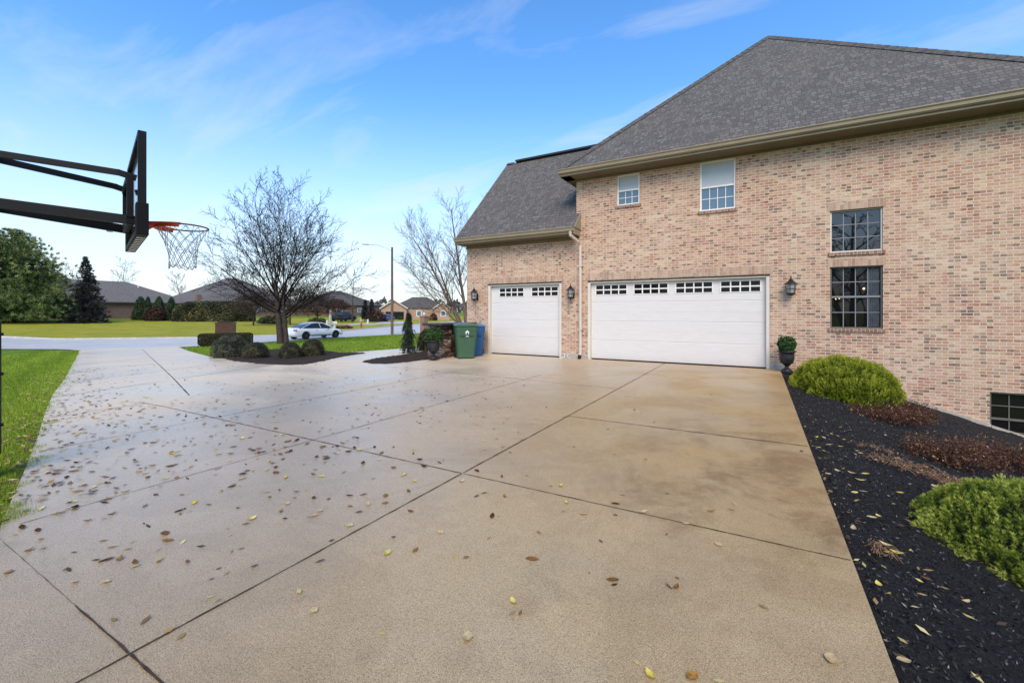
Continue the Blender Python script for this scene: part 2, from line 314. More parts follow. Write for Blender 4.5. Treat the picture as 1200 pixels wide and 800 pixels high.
M['bark'] = bark_mat('dark_bark', (.026, .020, .017), (.085, .068, .056)); M['bark_pale'] = bark_mat('pale_peeling_bark', (.06, .040, .032), (.24, .17, .14))
M['twig'] = simple('dark_twigs', (.020, .015, .013), .9, .1, var=.3); M['twig_pale'] = simple('pale_twigs', (.13, .098, .082), .9, .1, var=.3)
M['twig_grey'] = simple('grey_twigs', (.16, .14, .13), .9, .1)
M['pine'] = leaf_mat('pine_needles', [(0, (.03, .06, .022)), (.4, (.16, .23, .075)), (1, (.50, .52, .19))])
M['spruce'] = leaf_mat('dark_spruce_needles', [(0, (.014, .017, .017)), (.6, (.05, .055, .052)), (1, (.14, .135, .12))])
M['arbor'] = leaf_mat('arborvitae_sprays', [(0, (.010, .024, .008)), (.6, (.026, .055, .018)), (1, (.06, .095, .03))])
M['yew'] = leaf_mat('olive_brown_clipped_leaves', [(0, (.010, .010, .005)), (.5, (.036, .036, .015)), (.85, (.068, .064, .025)), (1, (.12, .09, .035))])
M['hedge'] = leaf_mat('olive_hedge_leaves', [(0, (.016, .022, .008)), (.5, (.042, .048, .018)), (.9, (.075, .075, .028)), (1, (.20, .16, .06))])
M['shrub_grey'] = leaf_mat('grey_green_leaves', [(0, (.014, .018, .010)), (.5, (.050, .056, .030)), (1, (.12, .115, .065))])
M['mugo'] = leaf_mat('mugo_pine_needles', [(0, (.022, .042, .006)), (.35, (.14, .20, .018)), (.75, (.34, .40, .045)), (1, (.54, .55, .12))], .5)
M['gold_yew'] = leaf_mat('yellow_green_sprays', [(0, (.05, .08, .006)), (.4, (.17, .22, .012)), (.8, (.34, .37, .025)), (1, (.48, .47, .06))], .5)
M['rust'] = leaf_mat('rust_red_leaves', [(0, (.028, .013, .009)), (.5, (.095, .038, .020)), (.85, (.19, .082, .038)), (.97, (.32, .17, .08)), (1, (.55, .42, .18))])
M['dead'] = leaf_mat('dry_straw_stems', [(0, (.09, .045, .022)), (.6, (.26, .14, .07)), (1, (.44, .28, .15))])
M['box_leaf'] = leaf_mat('dark_glossy_leaves', [(0, (.012, .03, .010)), (.6, (.03, .07, .02)), (1, (.07, .14, .04))], .75, spec=.1)
M['weeper'] = leaf_mat('weeping_spruce_needles', [(0, (.012, .020, .012)), (.6, (.035, .055, .032)), (1, (.10, .12, .07))])
M['blade'] = leaf_mat('grass_blades', [(0, (.08, .14, .008)), (.5, (.22, .33, .018)), (.9, (.38, .45, .05)), (1, (.60, .50, .15))], .55)
M['chip'] = leaf_mat('mulch_chips', [(0, (.006, .005, .0045)), (.6, (.021, .018, .016)), (.88, (.066, .060, .054)), (.96, (.12, .115, .11)), (1, (.34, .28, .20))], .7)
M['maroon'] = leaf_mat('maroon_twiggy_leaves', [(0, (.022, .009, .008)), (.6, (.060, .024, .018)), (1, (.12, .05, .035))])
M['lingering'] = leaf_mat('lingering_brown_leaves', [(0, (.022, .015, .011)), (1, (.08, .05, .032))])

# ------------------------------------------------------------------ object helpers
def tag(o, label=None, cat=None, group=None, kind=None):
    if label: o['label'] = label
    if cat: o['category'] = cat
    if group: o['group'] = group
    if kind: o['kind'] = kind
    return o
WL = {}
def thing(name, loc, label, cat, group=None, rot=0):
    o = bpy.data.objects.new(name, None); COL.objects.link(o); o.location = loc; o.rotation_euler = (0, 0, rot); o.empty_display_size = .2
    WL[o] = Vector(loc); return tag(o, label, cat, group)
def link(o, parent, world):
    COL.objects.link(o)
    if parent is not None:
        o.parent = parent
        if world: o.location = -WL.get(parent, Vector((0, 0, 0)))
    WL[o] = Vector((0, 0, 0)); return o
class MB:
    def __init__(s): s.v = []; s.f = []; s.uv = []
    def add(s, vs, fs, uvs=None):
        k = len(s.v); s.v += [tuple(v) for v in vs]; s.f += [tuple(i + k for i in f) for f in fs]
        s.uv += uvs if uvs else [None] * len(fs); return s
    def box(s, x0, x1, y0, y1, z0, z1):
        vs = [(x0, y0, z0), (x1, y0, z0), (x1, y1, z0), (x0, y1, z0), (x0, y0, z1), (x1, y0, z1), (x1, y1, z1), (x0, y1, z1)]
        return s.add(vs, [(0, 3, 2, 1), (4, 5, 6, 7), (0, 1, 5, 4), (1, 2, 6, 5), (2, 3, 7, 6), (3, 0, 4, 7)])
    def poly(s, pts, uv=None): return s.add(pts, [tuple(range(len(pts)))], [uv] if uv else None)
    def tube(s, pts, rad, n=6, caps=True):
        pts = [Vector(p) for p in pts]
        if not isinstance(rad, (list, tuple)): rad = [rad] * len(pts)
        vs = []; up = Vector((0, 0, 1))
        for i, p in enumerate(pts):
            d = (pts[min(i + 1, len(pts) - 1)] - pts[max(i - 1, 0)])
            d = d.normalized() if d.length > 1e-9 else Vector((0, 0, 1))
            a = d.cross(up) if abs(d.z) < .95 else d.cross(Vector((1, 0, 0)))
            a.normalize(); b = d.cross(a)
            for k in range(n):
                t = 2 * math.pi * k / n; vs.append(p + (a * math.cos(t) + b * math.sin(t)) * rad[i])
        fs = []
        for i in range(len(pts) - 1):
            for k in range(n):
                fs.append((i * n + k, i * n + (k + 1) % n, (i + 1) * n + (k + 1) % n, (i + 1) * n + k))
        if caps: fs += [tuple(range(n))[::-1], tuple((len(pts) - 1) * n + k for k in range(n))]
        return s.add(vs, fs)
    def lathe(s, prof, c=(0, 0, 0), n=16, axis='z'):
        vs = []
        for r, z in prof:
            for k in range(n):
                t = 2 * math.pi * k / n; p = (r * math.cos(t), r * math.sin(t), z)
                if axis == 'y': p = (p[0], z, p[1])
                if axis == 'x': p = (z, p[0], p[1])
                vs.append((c[0] + p[0], c[1] + p[1], c[2] + p[2]))
        fs = [(i * n + k, i * n + (k + 1) % n, (i + 1) * n + (k + 1) % n, (i + 1) * n + k) for i in range(len(prof) - 1) for k in range(n)]
        fs += [tuple(range(n))[::-1], tuple((len(prof) - 1) * n + k for k in range(n))]
        return s.add(vs, fs)
    def bar(s, a, b, wx, wz):                # rectangular bar between two points (wx horizontal width, wz vertical)
        a, b = Vector(a), Vector(b); d = (b - a).normalized(); up = Vector((0, 0, 1))
        if abs(d.z) > .95: up = Vector((0, 1, 0))
        r = d.cross(up).normalized(); u = r.cross(d).normalized(); vs = []
        for p in (a, b):
            for i, j in ((-1, -1), (1, -1), (1, 1), (-1, 1)): vs.append(p + r * wx / 2 * i + u * wz / 2 * j)
        return s.add(vs, [(0, 1, 2, 3), (7, 6, 5, 4), (0, 4, 5, 1), (1, 5, 6, 2), (2, 6, 7, 3), (3, 7, 4, 0)])
    def build(s, name, m, parent=None, world=True, smooth=False, bevel=0):
        me = bpy.data.meshes.new(name); me.from_pydata(s.v, [], s.f)
        if any(u is not None for u in s.uv):
            l = me.uv_layers.new(name='UVMap'); i = 0
            for f, u in zip(s.f, s.uv):
                for k in range(len(f)):
                    if u: l.data[i].uv = u[k]
                    i += 1
        bm = bmesh.new(); bm.from_mesh(me); bmesh.ops.recalc_face_normals(bm, faces=bm.faces)
        if bevel: 
            try: bmesh.ops.bevel(bm, geom=[e for e in bm.edges if len(e.link_faces) == 2 and e.calc_face_angle(0) > .6], offset=bevel, segments=2, profile=.5, affect='EDGES')
            except Exception: pass
        bm.to_mesh(me); bm.free()
        if smooth: me.shade_smooth()
        me.materials.append(m); o = bpy.data.objects.new(name, me); return link(o, parent, world)
def np_mesh(name, V, F, m, parent=None, world=True, tint=None):
    V = np.asarray(V, np.float32); F = np.asarray(F, np.int32); n, k = F.shape
    me = bpy.data.meshes.new(name); me.vertices.add(len(V)); me.vertices.foreach_set('co', V.ravel())
    me.loops.add(n * k); me.loops.foreach_set('vertex_index', F.ravel()); me.polygons.add(n)
    me.polygons.foreach_set('loop_start', np.arange(0, n * k, k, dtype=np.int32))
    if tint is not None:
        a = me.attributes.new('tint', 'FLOAT', 'FACE'); a.data.foreach_set('value', np.asarray(tint, np.float32))
    me.update(calc_edges=True); me.materials.append(m)
    o = bpy.data.objects.new(name, me); return link(o, parent, world)
def unit(v): return v / np.maximum(np.linalg.norm(v, axis=-1, keepdims=True), 1e-9)
def needles(P, N, nper, length, width, spread, tint=None, jit=.25):
    """tufts of thin triangles at points P fanning round the directions N"""
    P = np.repeat(P, nper, 0); Nn = np.repeat(N, nper, 0); k = len(P)
    d = unit(Nn + rng.normal(0, spread, (k, 3))); L = length * (1 + rng.uniform(-jit, jit, (k, 1)))
    side = unit(np.cross(d, rng.normal(0, 1, (k, 3)))) * width
    V = np.empty((k, 3, 3)); V[:, 0] = P - side; V[:, 1] = P + side; V[:, 2] = P + d * L
    if tint is None: t = rng.uniform(0, 1, k)
    else: t = np.clip(np.repeat(tint, nper) + rng.normal(0, .12, k), 0, 1)
    return V.reshape(-1, 3), np.arange(3 * k).reshape(-1, 3), t
def leaves(P, N, size, tilt=.7, aspect=.55, tint=None):
    """small two-triangle leaves"""
    k = len(P); n = unit(N + rng.normal(0, tilt, (k, 3))); a = unit(np.cross(n, rng.normal(0, 1, (k, 3)))); b = np.cross(n, a)
    s = size * rng.uniform(.6, 1.3, (k, 1)); V = np.empty((k, 4, 3))
    V[:, 0] = P - a * s; V[:, 1] = P - b * s * aspect; V[:, 2] = P + a * s; V[:, 3] = P + b * s * aspect
    t = rng.uniform(0, 1, k) if tint is None else np.clip(tint + rng.normal(0, .15, k), 0, 1)
    return V.reshape(-1, 3), np.arange(4 * k).reshape(-1, 4), t
def clump_noise(P, f, seed=0):
    return np.array([mnoise.noise(Vector((float(a) * f + seed, float(b) * f, float(c) * f))) for a, b, c in P])

def tess(poly, step=1.0, cuts_x=None):
    bm = bmesh.new(); vs = [bm.verts.new((x, y, 0)) for x, y in poly]; bm.faces.new(vs)
    bmesh.ops.triangulate(bm, faces=bm.faces[:])
    xs = [p[0] for p in poly]; cuts = [x for x in HX if min(xs) < x < max(xs)]
    x = min(xs) + step
    while x < max(xs): cuts.append(x); x += step
    for c in cuts: bmesh.ops.bisect_plane(bm, geom=bm.verts[:] + bm.edges[:] + bm.faces[:], plane_co=(c, 0, 0), plane_no=(1, 0, 0))
    return bm
def sheet(name, poly, dz, m, kind='structure', thick=0, step=2.0):
    bm = tess(poly, step)
    for v in bm.verts: v.co.z = h(v.co.x) + dz
    if thick:
        r = bmesh.ops.extrude_face_region(bm, geom=bm.faces[:])
        for v in r['geom']:
            if isinstance(v, bmesh.types.BMVert): v.co.z -= thick
    bmesh.ops.recalc_face_normals(bm, faces=bm.faces)
    me = bpy.data.meshes.new(name); bm.to_mesh(me); bm.free(); me.materials.append(m)
    o = bpy.data.objects.new(name, me); COL.objects.link(o); WL[o] = Vector((0, 0, 0)); o['kind'] = kind; return o

# ================================================================== GROUND
bm = bmesh.new(); xs = sorted(set([-3000, -1500, -700] + HX + [700, 1500, 3000])); ys = [-3000, -800, -200, -60, -20, 0, 20, 40, 60, 100, 160, 260, 500, 1200, 3000]
gv = [[bm.verts.new((x, y, h(x) - (.05 if x < .45 else .12) - (0 if abs(x) < 500 else 3))) for y in ys] for x in xs]
for i in range(len(xs) - 1):
    for j in range(len(ys) - 1): bm.faces.new((gv[i][j], gv[i + 1][j], gv[i + 1][j + 1], gv[i][j + 1]))
me = bpy.data.meshes.new('ground'); bm.to_mesh(me); bm.free(); me.materials.append(M['grass'])
g = bpy.data.objects.new('ground', me); COL.objects.link(g); g['kind'] = 'structure'

LEFT_EDGE = [(-36.4, 10.2), (-25.5, 7.0), (-14.9, 3.9), (-11.5, 2.85), (-9.2, 2.2), (-7.5, 1.74), (-5.94, 1.29), (-4.9, .98), (-4.42, .84)]
drive = [(.48, -4), (.48, 13.0), (-9.4, 13.0), (-9.4, 15.5), (-13.6, 15.5), (-14.3, 13.0), (-14.6, 11.2), (-16.5, 9.6), (-19.8, 9.5), (-24, 10.9), (-29, 12.6), (-33.4, 14.2), (-34.2, 14.6)] + [(-37.2, 10.1)] + LEFT_EDGE + [(-4.42, -4)]
sheet('driveway', drive, 0, M['concrete'], thick=.10)
road = [(-62, 1), (-48, 6.0), (-42, 8), (-38.6, 9.75), (-36.4, 10.2), (-34.5, 12), (-33.4, 14.2), (-33.3, 20), (-33.4, 27), (-32.6, 35), (-31.2, 45), (-29, 60), (-28, 90), (-30, 130),
        (-66, 130), (-60, 90), (-54, 64), (-48.7, 48), (-44.2, 36), (-42, 27), (-43.2, 20.8), (-49, 12.4), (-64, 7)]
sheet('road', road, -.012, M['road'])
far_edge = road[14:]
# litter-strewn verge along the far kerb, and kerb
def ribbon(name, pts, half, dz, m, kind='structure', thick=0):
    L = [Vector((x, y, 0)) for x, y in pts]; a, b = [], []
    for i, p in enumerate(L):
        d = (L[min(i + 1, len(L) - 1)] - L[max(i - 1, 0)]).normalized(); n = Vector((-d.y, d.x, 0))
        a.append((p.x + n.x * half, p.y + n.y * half)); b.append((p.x - n.x * half, p.y - n.y * half))
    return sheet(name, a + b[::-1], dz, m, kind, thick)
M['litter'] = simple('leaf_littered_verge', (.34, .25, .12), .9, .1, var=.5, scale=3)
M['kerb'] = simple('kerb_concrete', (.48, .46, .42), .7, .2, var=.15, scale=3)
ribbon('kerb', [(x, y) for x, y in far_edge], .10, .10, M['kerb'], thick=.14)
ribbon('verge', [(x - .9, y + .25) for x, y in far_edge], .8, .01 - .04, M['litter'])
# driveway joints: dirt filled gaps between the slabs
def joint(a, b, wd=.006, dz=.004):
    mb = MB(); A, B = Vector((*a, 0)), Vector((*b, 0)); L = (B - A).length; n = max(2, int(L / .07)); d = (B - A) / n; s = Vector((-d.y, d.x, 0)).normalized()
    Lp, Rp = [], []
    for i in range(n + 1):
        p = A + d * i + s * random.uniform(-.0018, .0018); ww = wd * random.uniform(.55, 1.35)
        q = p + s * ww; r = p - s * ww; Lp.append((q.x, q.y, h(q.x) + dz)); Rp.append((r.x, r.y, h(r.x) + dz))
    vs = Lp + Rp; k = n + 1
    return vs, [(i, i + 1, k + i + 1, k + i) for i in range(n)]
jm = MB()
for a, b, wd in [((-2.33, -3), (-2.33, 3.194), .0055), ((-2.33, 3.206), (-2.33, 12.95), .0065), ((-4.42, .81), (-2.95, .81), .0012), ((-2.95, .81), (-2.34, .81), .0048), ((-2.32, .81), (.47, .81), .005), ((-8.8, 3.2), (-2.345, 3.2), .006), ((-2.315, 3.2), (.47, 3.2), .0045),
                 ((-2.315, 5.7), (.47, 5.7), .0075), ((-4.42, .93), (-4.42, 3.185), .0035), ((-4.42, 3.215), (-4.42, 9.2), .0045), ((-6.55, 1.55), (-6.55, 3.185), .0035), ((-6.55, 3.215), (-6.55, 9.6), .0045), ((-8.6, 2.05), (-8.6, 3.185), .007),
                 ((-8.8, 3.9), (-33.6, 12.3), .009), ((-11.0, 2.75), (-11.6, 4.75), .009), ((-13.8, 3.6), (-14.5, 5.75), .009), ((-17.2, 4.6), (-17.9, 6.9), .011), ((-21.4, 5.9), (-22.1, 8.3), .013), ((-26, 7.3), (-26.8, 9.9), .014), ((-11.7, 4.95), (-12.8, 8.2), .009),
                 ((-2.35, 8.2), (-8.9, 8.6), .006), ((-14.6, 5.9), (-16, 9.4), .01)]:
    jm.add(*joint(a, b, wd))
o = jm.build('driveway_joints', M['gap']); o['kind'] = 'structure'

# ------------------------------------------------------------------ mulch bed beside the house (uneven chips)
def mulch_bed(name, x0, x1, y0, y1, step, inside=None, amp=.018, dz=.0, mat=None):
    nx, ny = int((x1 - x0) / step), int((y1 - y0) / step); V = []; idx = {}; F = []
    gx = np.linspace(x0, x1, nx + 1); gy = np.linspace(y0, y1, ny + 1)
    for i, x in enumerate(gx):
        for j, y in enumerate(gy):
            if inside and not inside(x, y): continue
            e = 1.0
            if inside:
                e = 1.0 if all(inside(x + a * .25, y + b * .25) for a, b in ((1, 0), (-1, 0), (0, 1), (0, -1))) else -.6
            z = h(x) + dz + amp * (mnoise.noise(Vector((x * 9, y * 9, 0))) + 1.1 * mnoise.noise(Vector((x * 26, y * 26, 3))) + 1.2 * mnoise.noise(Vector((x * 1.3, y * 1.3, 8)))) + (.03 * e if inside else 0)
            idx[i, j] = len(V); V.append((x, y, z))
    for i in range(nx):
        for j in range(ny):
            q = [(i, j), (i + 1, j), (i + 1, j + 1), (i, j + 1)]
            if all(k in idx for k in q): F.append([idx[k] for k in q])
    o = np_mesh(name, V, F, mat or M['mulch']); o.data.shade_smooth(); return tag(o, kind='structure')
mulch_bed('mulch_bed', .47, 5.6, -1.0, 13.05, .045, dz=-.03)
def in_poly(P):
    def f(x, y):
        c = False; j = len(P) - 1
        for i in range(len(P)):
            if (P[i][1] > y) != (P[j][1] > y) and x < (P[j][0] - P[i][0]) * (y - P[i][1]) / (P[j][1] - P[i][1]) + P[i][0]: c = not c
            j = i
        return c
    return f
bedA = [ground(*p)[:2] for p in [(237, 413), (250, 419), (268, 424), (300, 427.5), (335, 429), (365, 427), (385, 423), (402, 418.5), (430, 414.5), (432, 413.2), (405, 413), (385, 411), (370, 408), (340, 407), (300, 408), (262, 410)]]
bedB = [ground(*p)[:2] for p in [(416, 424.5), (428, 427), (450, 427.5), (480, 425), (508, 421.5)]] + [(-9.35, 12.6), (-10.6, 13.6), (-11.9, 13.9)] + [ground(*p)[:2] for p in [(470, 415.5), (440, 419.5), (422, 422)]]
mulch_bed('mulch_bed', -21, -11, 7, 15, .12, in_poly(bedA), amp=.02, mat=M['soil'])
mulch_bed('mulch_bed', -13, -8.5, 9, 15, .08, in_poly(bedB), amp=.02, mat=M['soil'])

# ================================================================== BRICK HOUSE
D = 13.07
house = thing('brick_house', (-2, D, 0), 'large tan brick house with two white garage doors at the end of the driveway', 'house')
HW = 5.42
def wall_grid(mb, x0, x1, z0, z1, holes, y=D, reveal=.14):
    X = sorted(set([x0, x1] + [v for a in holes for v in a[:2]])); Z = sorted(set([z0, z1] + [v for a in holes for v in a[2:]]))
    X = [v for v in X if x0 <= v <= x1]; Z = [v for v in Z if z0 <= v <= z1]
    for i in range(len(X) - 1):
        for j in range(len(Z) - 1):
            cx_, cz_ = (X[i] + X[i + 1]) / 2, (Z[j] + Z[j + 1]) / 2
            if any(a < cx_ < b and c < cz_ < d for a, b, c, d in holes): continue
            mb.poly([(X[i], y, Z[j]), (X[i + 1], y, Z[j]), (X[i + 1], y, Z[j + 1]), (X[i], y, Z[j + 1])])
    for a, b, c, d in holes:
        if a < x0 - .01 or b > x1 + .01: continue
        for q in ([(a, c), (b, c)], [(b, c), (b, d)], [(b, d), (a, d)], [(a, d), (a, c)]):
            (ax, az_), (bx, bz) = q
            mb.poly([(ax, y, az_), (bx, y, bz), (bx, y + reveal, bz), (ax, y + reveal, az_)])
d1 = (-8.40, -5.56, -.05, 2.46); d2 = (-4.68, .257, -.05, 2.445)
wA = (-3.745, -3.066, 4.68, 5.61); wB = (-1.421, -.536, 4.245, 5.61); wC = (1.52, 2.52, 2.905, 3.92); wD = (1.52, 2.52, 1.07, 2.555); wE = (4.28, 5.18, -1.35, -.235)
mb = MB()
wall_grid(mb, -9.31, -5.05, -.2, 3.80, [d1])
wall_grid(mb, -5.05, HW, -2.2, 5.62, [d2, wA, wB, wC, wD, wE])
# sides and back of the two volumes
mb.poly([(-9.31, D, -.6), (-9.31, 20.0, -.6), (-9.31, 20.0, 3.8), (-9.31, 16.3, 7.65), (-9.31, D, 4.45), (-9.31, D, 3.8)])
mb.poly([(HW, D, -2.2), (HW, 25, -2.2), (HW, 25, 5.62), (HW, D, 5.62)])
mb.poly([(-5.05, D, 3.8), (-5.05, 25, 3.8), (-5.05, 25, 5.62), (-5.05, D, 5.62)])
mb.poly([(-9.31, 20, -.6), (-5.05, 20, -.6), (-5.05, 20, 3.8), (-9.31, 20, 3.8)])
mb.poly([(-5.05, 25, -2.2), (HW, 25, -2.2), (HW, 25, 5.62), (-5.05, 25, 5.62)])
wall = mb.build('wall', M['brick'], house)
# plinth
for a_, b_, c_, d_ in ((-9.33, -8.42, -.05, .10), (-5.54, -4.70, -.05, .13), (.275, .62, -.2, .12)):
    mb = MB(); mb.box(a_, b_, D - .03, D + .1, c_, d_); mb.build('plinth', M['base_concrete'], house, bevel=.006)
# sloping concrete footing along the mulch
mb = MB(); pts = [(1.0, .03), (2.6, -.40), (3.2, -.555), (4.27, -.905), (4.28, -.93), (5.42, -1.28)]
for (xa, za), (xb, zb) in zip(pts[:-1], pts[1:]):
    if xb - xa < .02: continue
    vs = [(xa, D - .10, za - .5), (xb, D - .10, zb - .5), (xb, D - .10, zb), (xa, D - .10, za), (xa, D + .02, za - .5), (xb, D + .02, zb - .5), (xb, D + .02, zb), (xa, D + .02, za)]
    mb.add(vs, [(0, 1, 2, 3), (3, 2, 6, 7), (0, 3, 7, 4), (1, 5, 6, 2)])
mb.build('footing', M['base_concrete'], house)

# roofs -------------------------------------------------------------
def roof_poly(mb, pts, ax, ay, th=.05):
    """pts: roof plane corners; ax: unit eave direction; ay: unit up-slope direction"""
    ax, ay = Vector(ax).normalized(), Vector(ay).normalized(); n = ax.cross(ay).normalized()
    if n.z < 0: n = -n
    P = [Vector(p) for p in pts]; o = P[0]; uv = [((p - o).dot(ax), (p - o).dot(ay)) for p in P]; k = len(P)
    lo = [p - n * th for p in P]
    fs = [tuple(range(k)), tuple(range(k, 2 * k))[::-1]] + [(i, (i + 1) % k, k + (i + 1) % k, k + i) for i in range(k)]
    mb.add(P + lo, fs, [uv, uv[::-1]] + [[uv[i], uv[(i + 1) % k], uv[(i + 1) % k], uv[i]] for i in range(k)])
mb = MB(); EZ, EY, pitch = 5.87, 12.5, .966; xl, xr = -5.38, 5.97; a = (xr - xl) / 2; ap = ((xl + xr) / 2, EY + a, EZ + pitch * a); bk = (ap[0], 21.0, ap[2]); EB = 21.0 + a
roof_poly(mb, [(xl, EY, EZ), (xr, EY, EZ), ap], (1, 0, 0), (0, 1, pitch))
roof_poly(mb, [(xl, EB, EZ), (xl, EY, EZ), ap, bk], (0, -1, 0), (1, 0, pitch))
roof_poly(mb, [(xr, EY, EZ), (xr, EB, EZ), bk, ap], (0, 1, 0), (-1, 0, pitch))
roof_poly(mb, [(xr, EB, EZ), (xl, EB, EZ), bk], (-1, 0, 0), (0, -1, pitch))
roof = mb.build('roof', M['shingle'], house)
# hip caps: overlapping cap shingles
def caps(name, A, B, m, parent, wd=.12, step=.26):
    A, B = Vector(A), Vector(B); d = (B - A).normalized(); L = (B - A).length; s = d.cross(Vector((0, 0, 1))).normalized(); u = s.cross(d); mb = MB(); n = int(L / step)
    for i in range(n):
        p = A + d * (i * step); q = A + d * ((i + 1.25) * step); lift = .012
        vs = [p - s * wd - u * .055 + u * lift, p + u * (.05 + lift), p + s * wd - u * .055 + u * lift, q - s * wd - u * .055, q + u * .05, q + s * wd - u * .055]
        mb.add(vs, [(0, 1, 4, 3), (1, 2, 5, 4), (0, 2, 1), (3, 4, 5)])
    return mb.build(name, m, parent)
caps('hip_cap', (xl, EY, EZ + .01), ap, M['ridge'], roof); caps('hip_cap', (xr, EY, EZ + .01), ap, M['ridge'], roof); caps('ridge_cap', ap, bk, M['ridge'], roof)
# lower wing roof
mb = MB(); wx0, wx1 = -9.45, -4.93; wy, wz, ry, rz = 12.55, 4.085, 16.3, 7.86; pw = (rz - wz) / (ry - wy)
roof_poly(mb, [(wx0, wy, wz), (wx1, wy, wz), (wx1, D - .01, wz + pw * (D - .01 - wy)), (-5.055, D - .01, wz + pw * (D - .01 - wy)), (-5.055, ry, rz), (wx0, ry, rz)], (1, 0, 0), (0, 1, pw))
roof_poly(mb, [(-5.055, 20.05, wz), (wx0, 20.05, wz), (wx0, ry + .01, rz), (-5.055, ry + .01, rz)], (-1, 0, 0), (0, -1, pw))
wroof = mb.build('roof', M['shingle'], house)
mb = MB(); mb.bar((wx0 + .45, ry, rz + .03), (-5.1, ry, rz + .03), .30, .07); mb.build('ridge_vent', M['vent'], wroof)
caps('ridge_cap', (wx0, ry, rz - .01), (wx0 + .5, ry, rz - .01), M['ridge'], wroof)
mb = MB(); mb.bar((wx0 - .015, wy + .02, wz - .09), (wx0 - .015, ry, rz - .09), .03, .14); mb.build('rake_board', M['trim'], house)
# gutters: profiled channel, fascia, soffit, frieze
def eave(x0, x1, ey, gz, wy_, wz_, parent, ret=True):
    g = MB(); prof = [(0, -.135), (-.035, -.14), (-.075, -.11), (-.085, -.05), (-.115, -.02), (-.115, .0), (-.105, .0), (-.095, -.03), (-.03, -.12), (0, -.12)]
    k = len(prof); vs = [(x, ey + .03 + p[0], gz + p[1]) for x in (x0, x1) for p in prof]
    g.add(vs, [(i, (i + 1) % k, k + (i + 1) % k, k + i) for i in range(k)] + [tuple(range(k)), tuple(range(k, 2 * k))]); g.build('gutter', M['trim'], parent)
    s = MB(); s.box(x0 + .02, x1 - .02, ey + .032, ey + .055, gz - .19, gz - .01); s.build('fascia', M['trim'], parent)
    s = MB(); s.box(x0 + .02, x1 - .02, ey + .057, wy_ + .02, gz - .205, gz - .185); s.build('soffit', M['soffit'], parent)
    s = MB(); s.box(max(x0 + .05, -9.32), x1 - .5 if x1 > 5 else x1 - .04, wy_ - .03, wy_ - .003, wz_ - .02, gz - .207); s.build('frieze_board', M['soffit'], parent)
eave(wx0, wx1, 12.52, 4.075, D, 3.78, house); eave(xl - .02, xr + .02, 12.47, 5.86, D, 5.62, house)
for a_, b_ in ((xl + .01, -5.06), (HW + .01, xr - .01)):
    mb = MB(); mb.box(a_, b_, EY + .057, 25, 5.655, 5.672); mb.build('soffit', M['soffit'], house)
for a_, b_ in ((xl - .005, xl + .02), (xr - .02, xr + .005)):
    mb = MB(); mb.box(a_, b_, EY + .03, EB, 5.68, 5.85); mb.build('fascia', M['trim'], house)
mb = MB(); mb.box(wx1 - .02, wx1 + .005, 12.56, D - .005, 3.87, 4.07); mb.add([(wx1 + .006, 12.53, 4.07), (wx1 + .006, D - .005, 4.07), (wx1 + .006, D - .005, 4.60), (wx1 + .03, 12.53, 4.07), (wx1 + .03, D - .005, 4.07), (wx1 + .03, D - .005, 4.60)], [(0, 1, 2), (3, 5, 4), (0, 3, 4, 1), (1, 4, 5, 2), (2, 5, 3, 0)])
mb.build('eave_return', M['trim'], house)
# downspout
mb = MB(); X = -4.885; mb.tube([(X - .15, 12.5, 3.95), (X - .15, 12.52, 3.83), (X - .02, 12.85, 3.66), (X, 12.985, 3.55), (X, 12.985, .16), (X, 12.93, .10)], .047, 8)
ds = mb.build('downspout', M['downspout'], house)
for z in (.9, 2.9): mb = MB(); mb.box(X - .07, X + .07, 12.93, D - .003, z, z + .03); mb.build('strap', M['downspout'], ds)
mb = MB(); mb.tube([(X, 12.93, .11), (X, 12.88, .0)], .055, 8); mb.build('outlet', M['rubber'], ds)

# windows ------------------------------------------------------------
def window(w_, cols, rows, top, bot, fm, mm, rail=None, curtain=False):
    x0, x1, z0, z1 = w_; y = D + .07; fw = .045 if w_[0] < 0 else .034
    f = MB()
    for q in ((x0, x0 + fw, z0, z1), (x1 - fw, x1, z0, z1), (x0 + fw, x1 - fw, z0, z0 + fw), (x0 + fw, x1 - fw, z1 - fw, z1)): f.box(q[0], q[1], y - .03, y + .06, q[2], q[3])
    fr = f.build('window', fm, house)
    zr = rail if rail else None; ix0, ix1, iz0, iz1 = x0 + fw, x1 - fw, z0 + fw, z1 - fw
    if zr: r = MB(); r.box(ix0, ix1, y - .015, y + .05, zr - .022, zr + .022); r.build('meeting_rail', mm, fr)
    panes = [(iz0, zr - .022, bot), (zr + .022, iz1, top)] if zr else [(iz0, iz1, bot)]
    for pz0, pz1, gm in panes:
        g_ = MB(); g_.box(ix0, ix1, y + .02, y + .03, pz0, pz1); g_.build('glass', gm, fr)
    mt = MB(); segs = [(iz0, zr - .022, rows[0]), (zr + .022, iz1, rows[1])] if zr else [(iz0, iz1, rows[0])]
    for a_, b_, r_ in segs:
        if r_ == 0: continue
        for i in range(1, cols): xx = ix0 + (ix1 - ix0) * i / cols; mt.box(xx - .009, xx + .009, y + .004, y + .018, a_, b_)
        for j in range(1, r_):
            zz = a_ + (b_ - a_) * j / r_
            for i in range(cols):
                xa = ix0 + (ix1 - ix0) * i / cols + .0095; xb = ix0 + (ix1 - ix0) * (i + 1) / cols - .0095; mt.box(xa, xb, y + .005, y + .017, zz - .009, zz + .009)
    mt.build('muntins', mm, fr)
    return fr, (ix0, ix1, iz0, iz1, y)
window(wA, 3, (2, 0), M['glass_screen'], M['glass_blue'], M['white'], M['white'], rail=5.13)
window(wB, 4, (2, 0), M['glass_screen'], M['glass_blue'], M['white'], M['white'], rail=4.90)
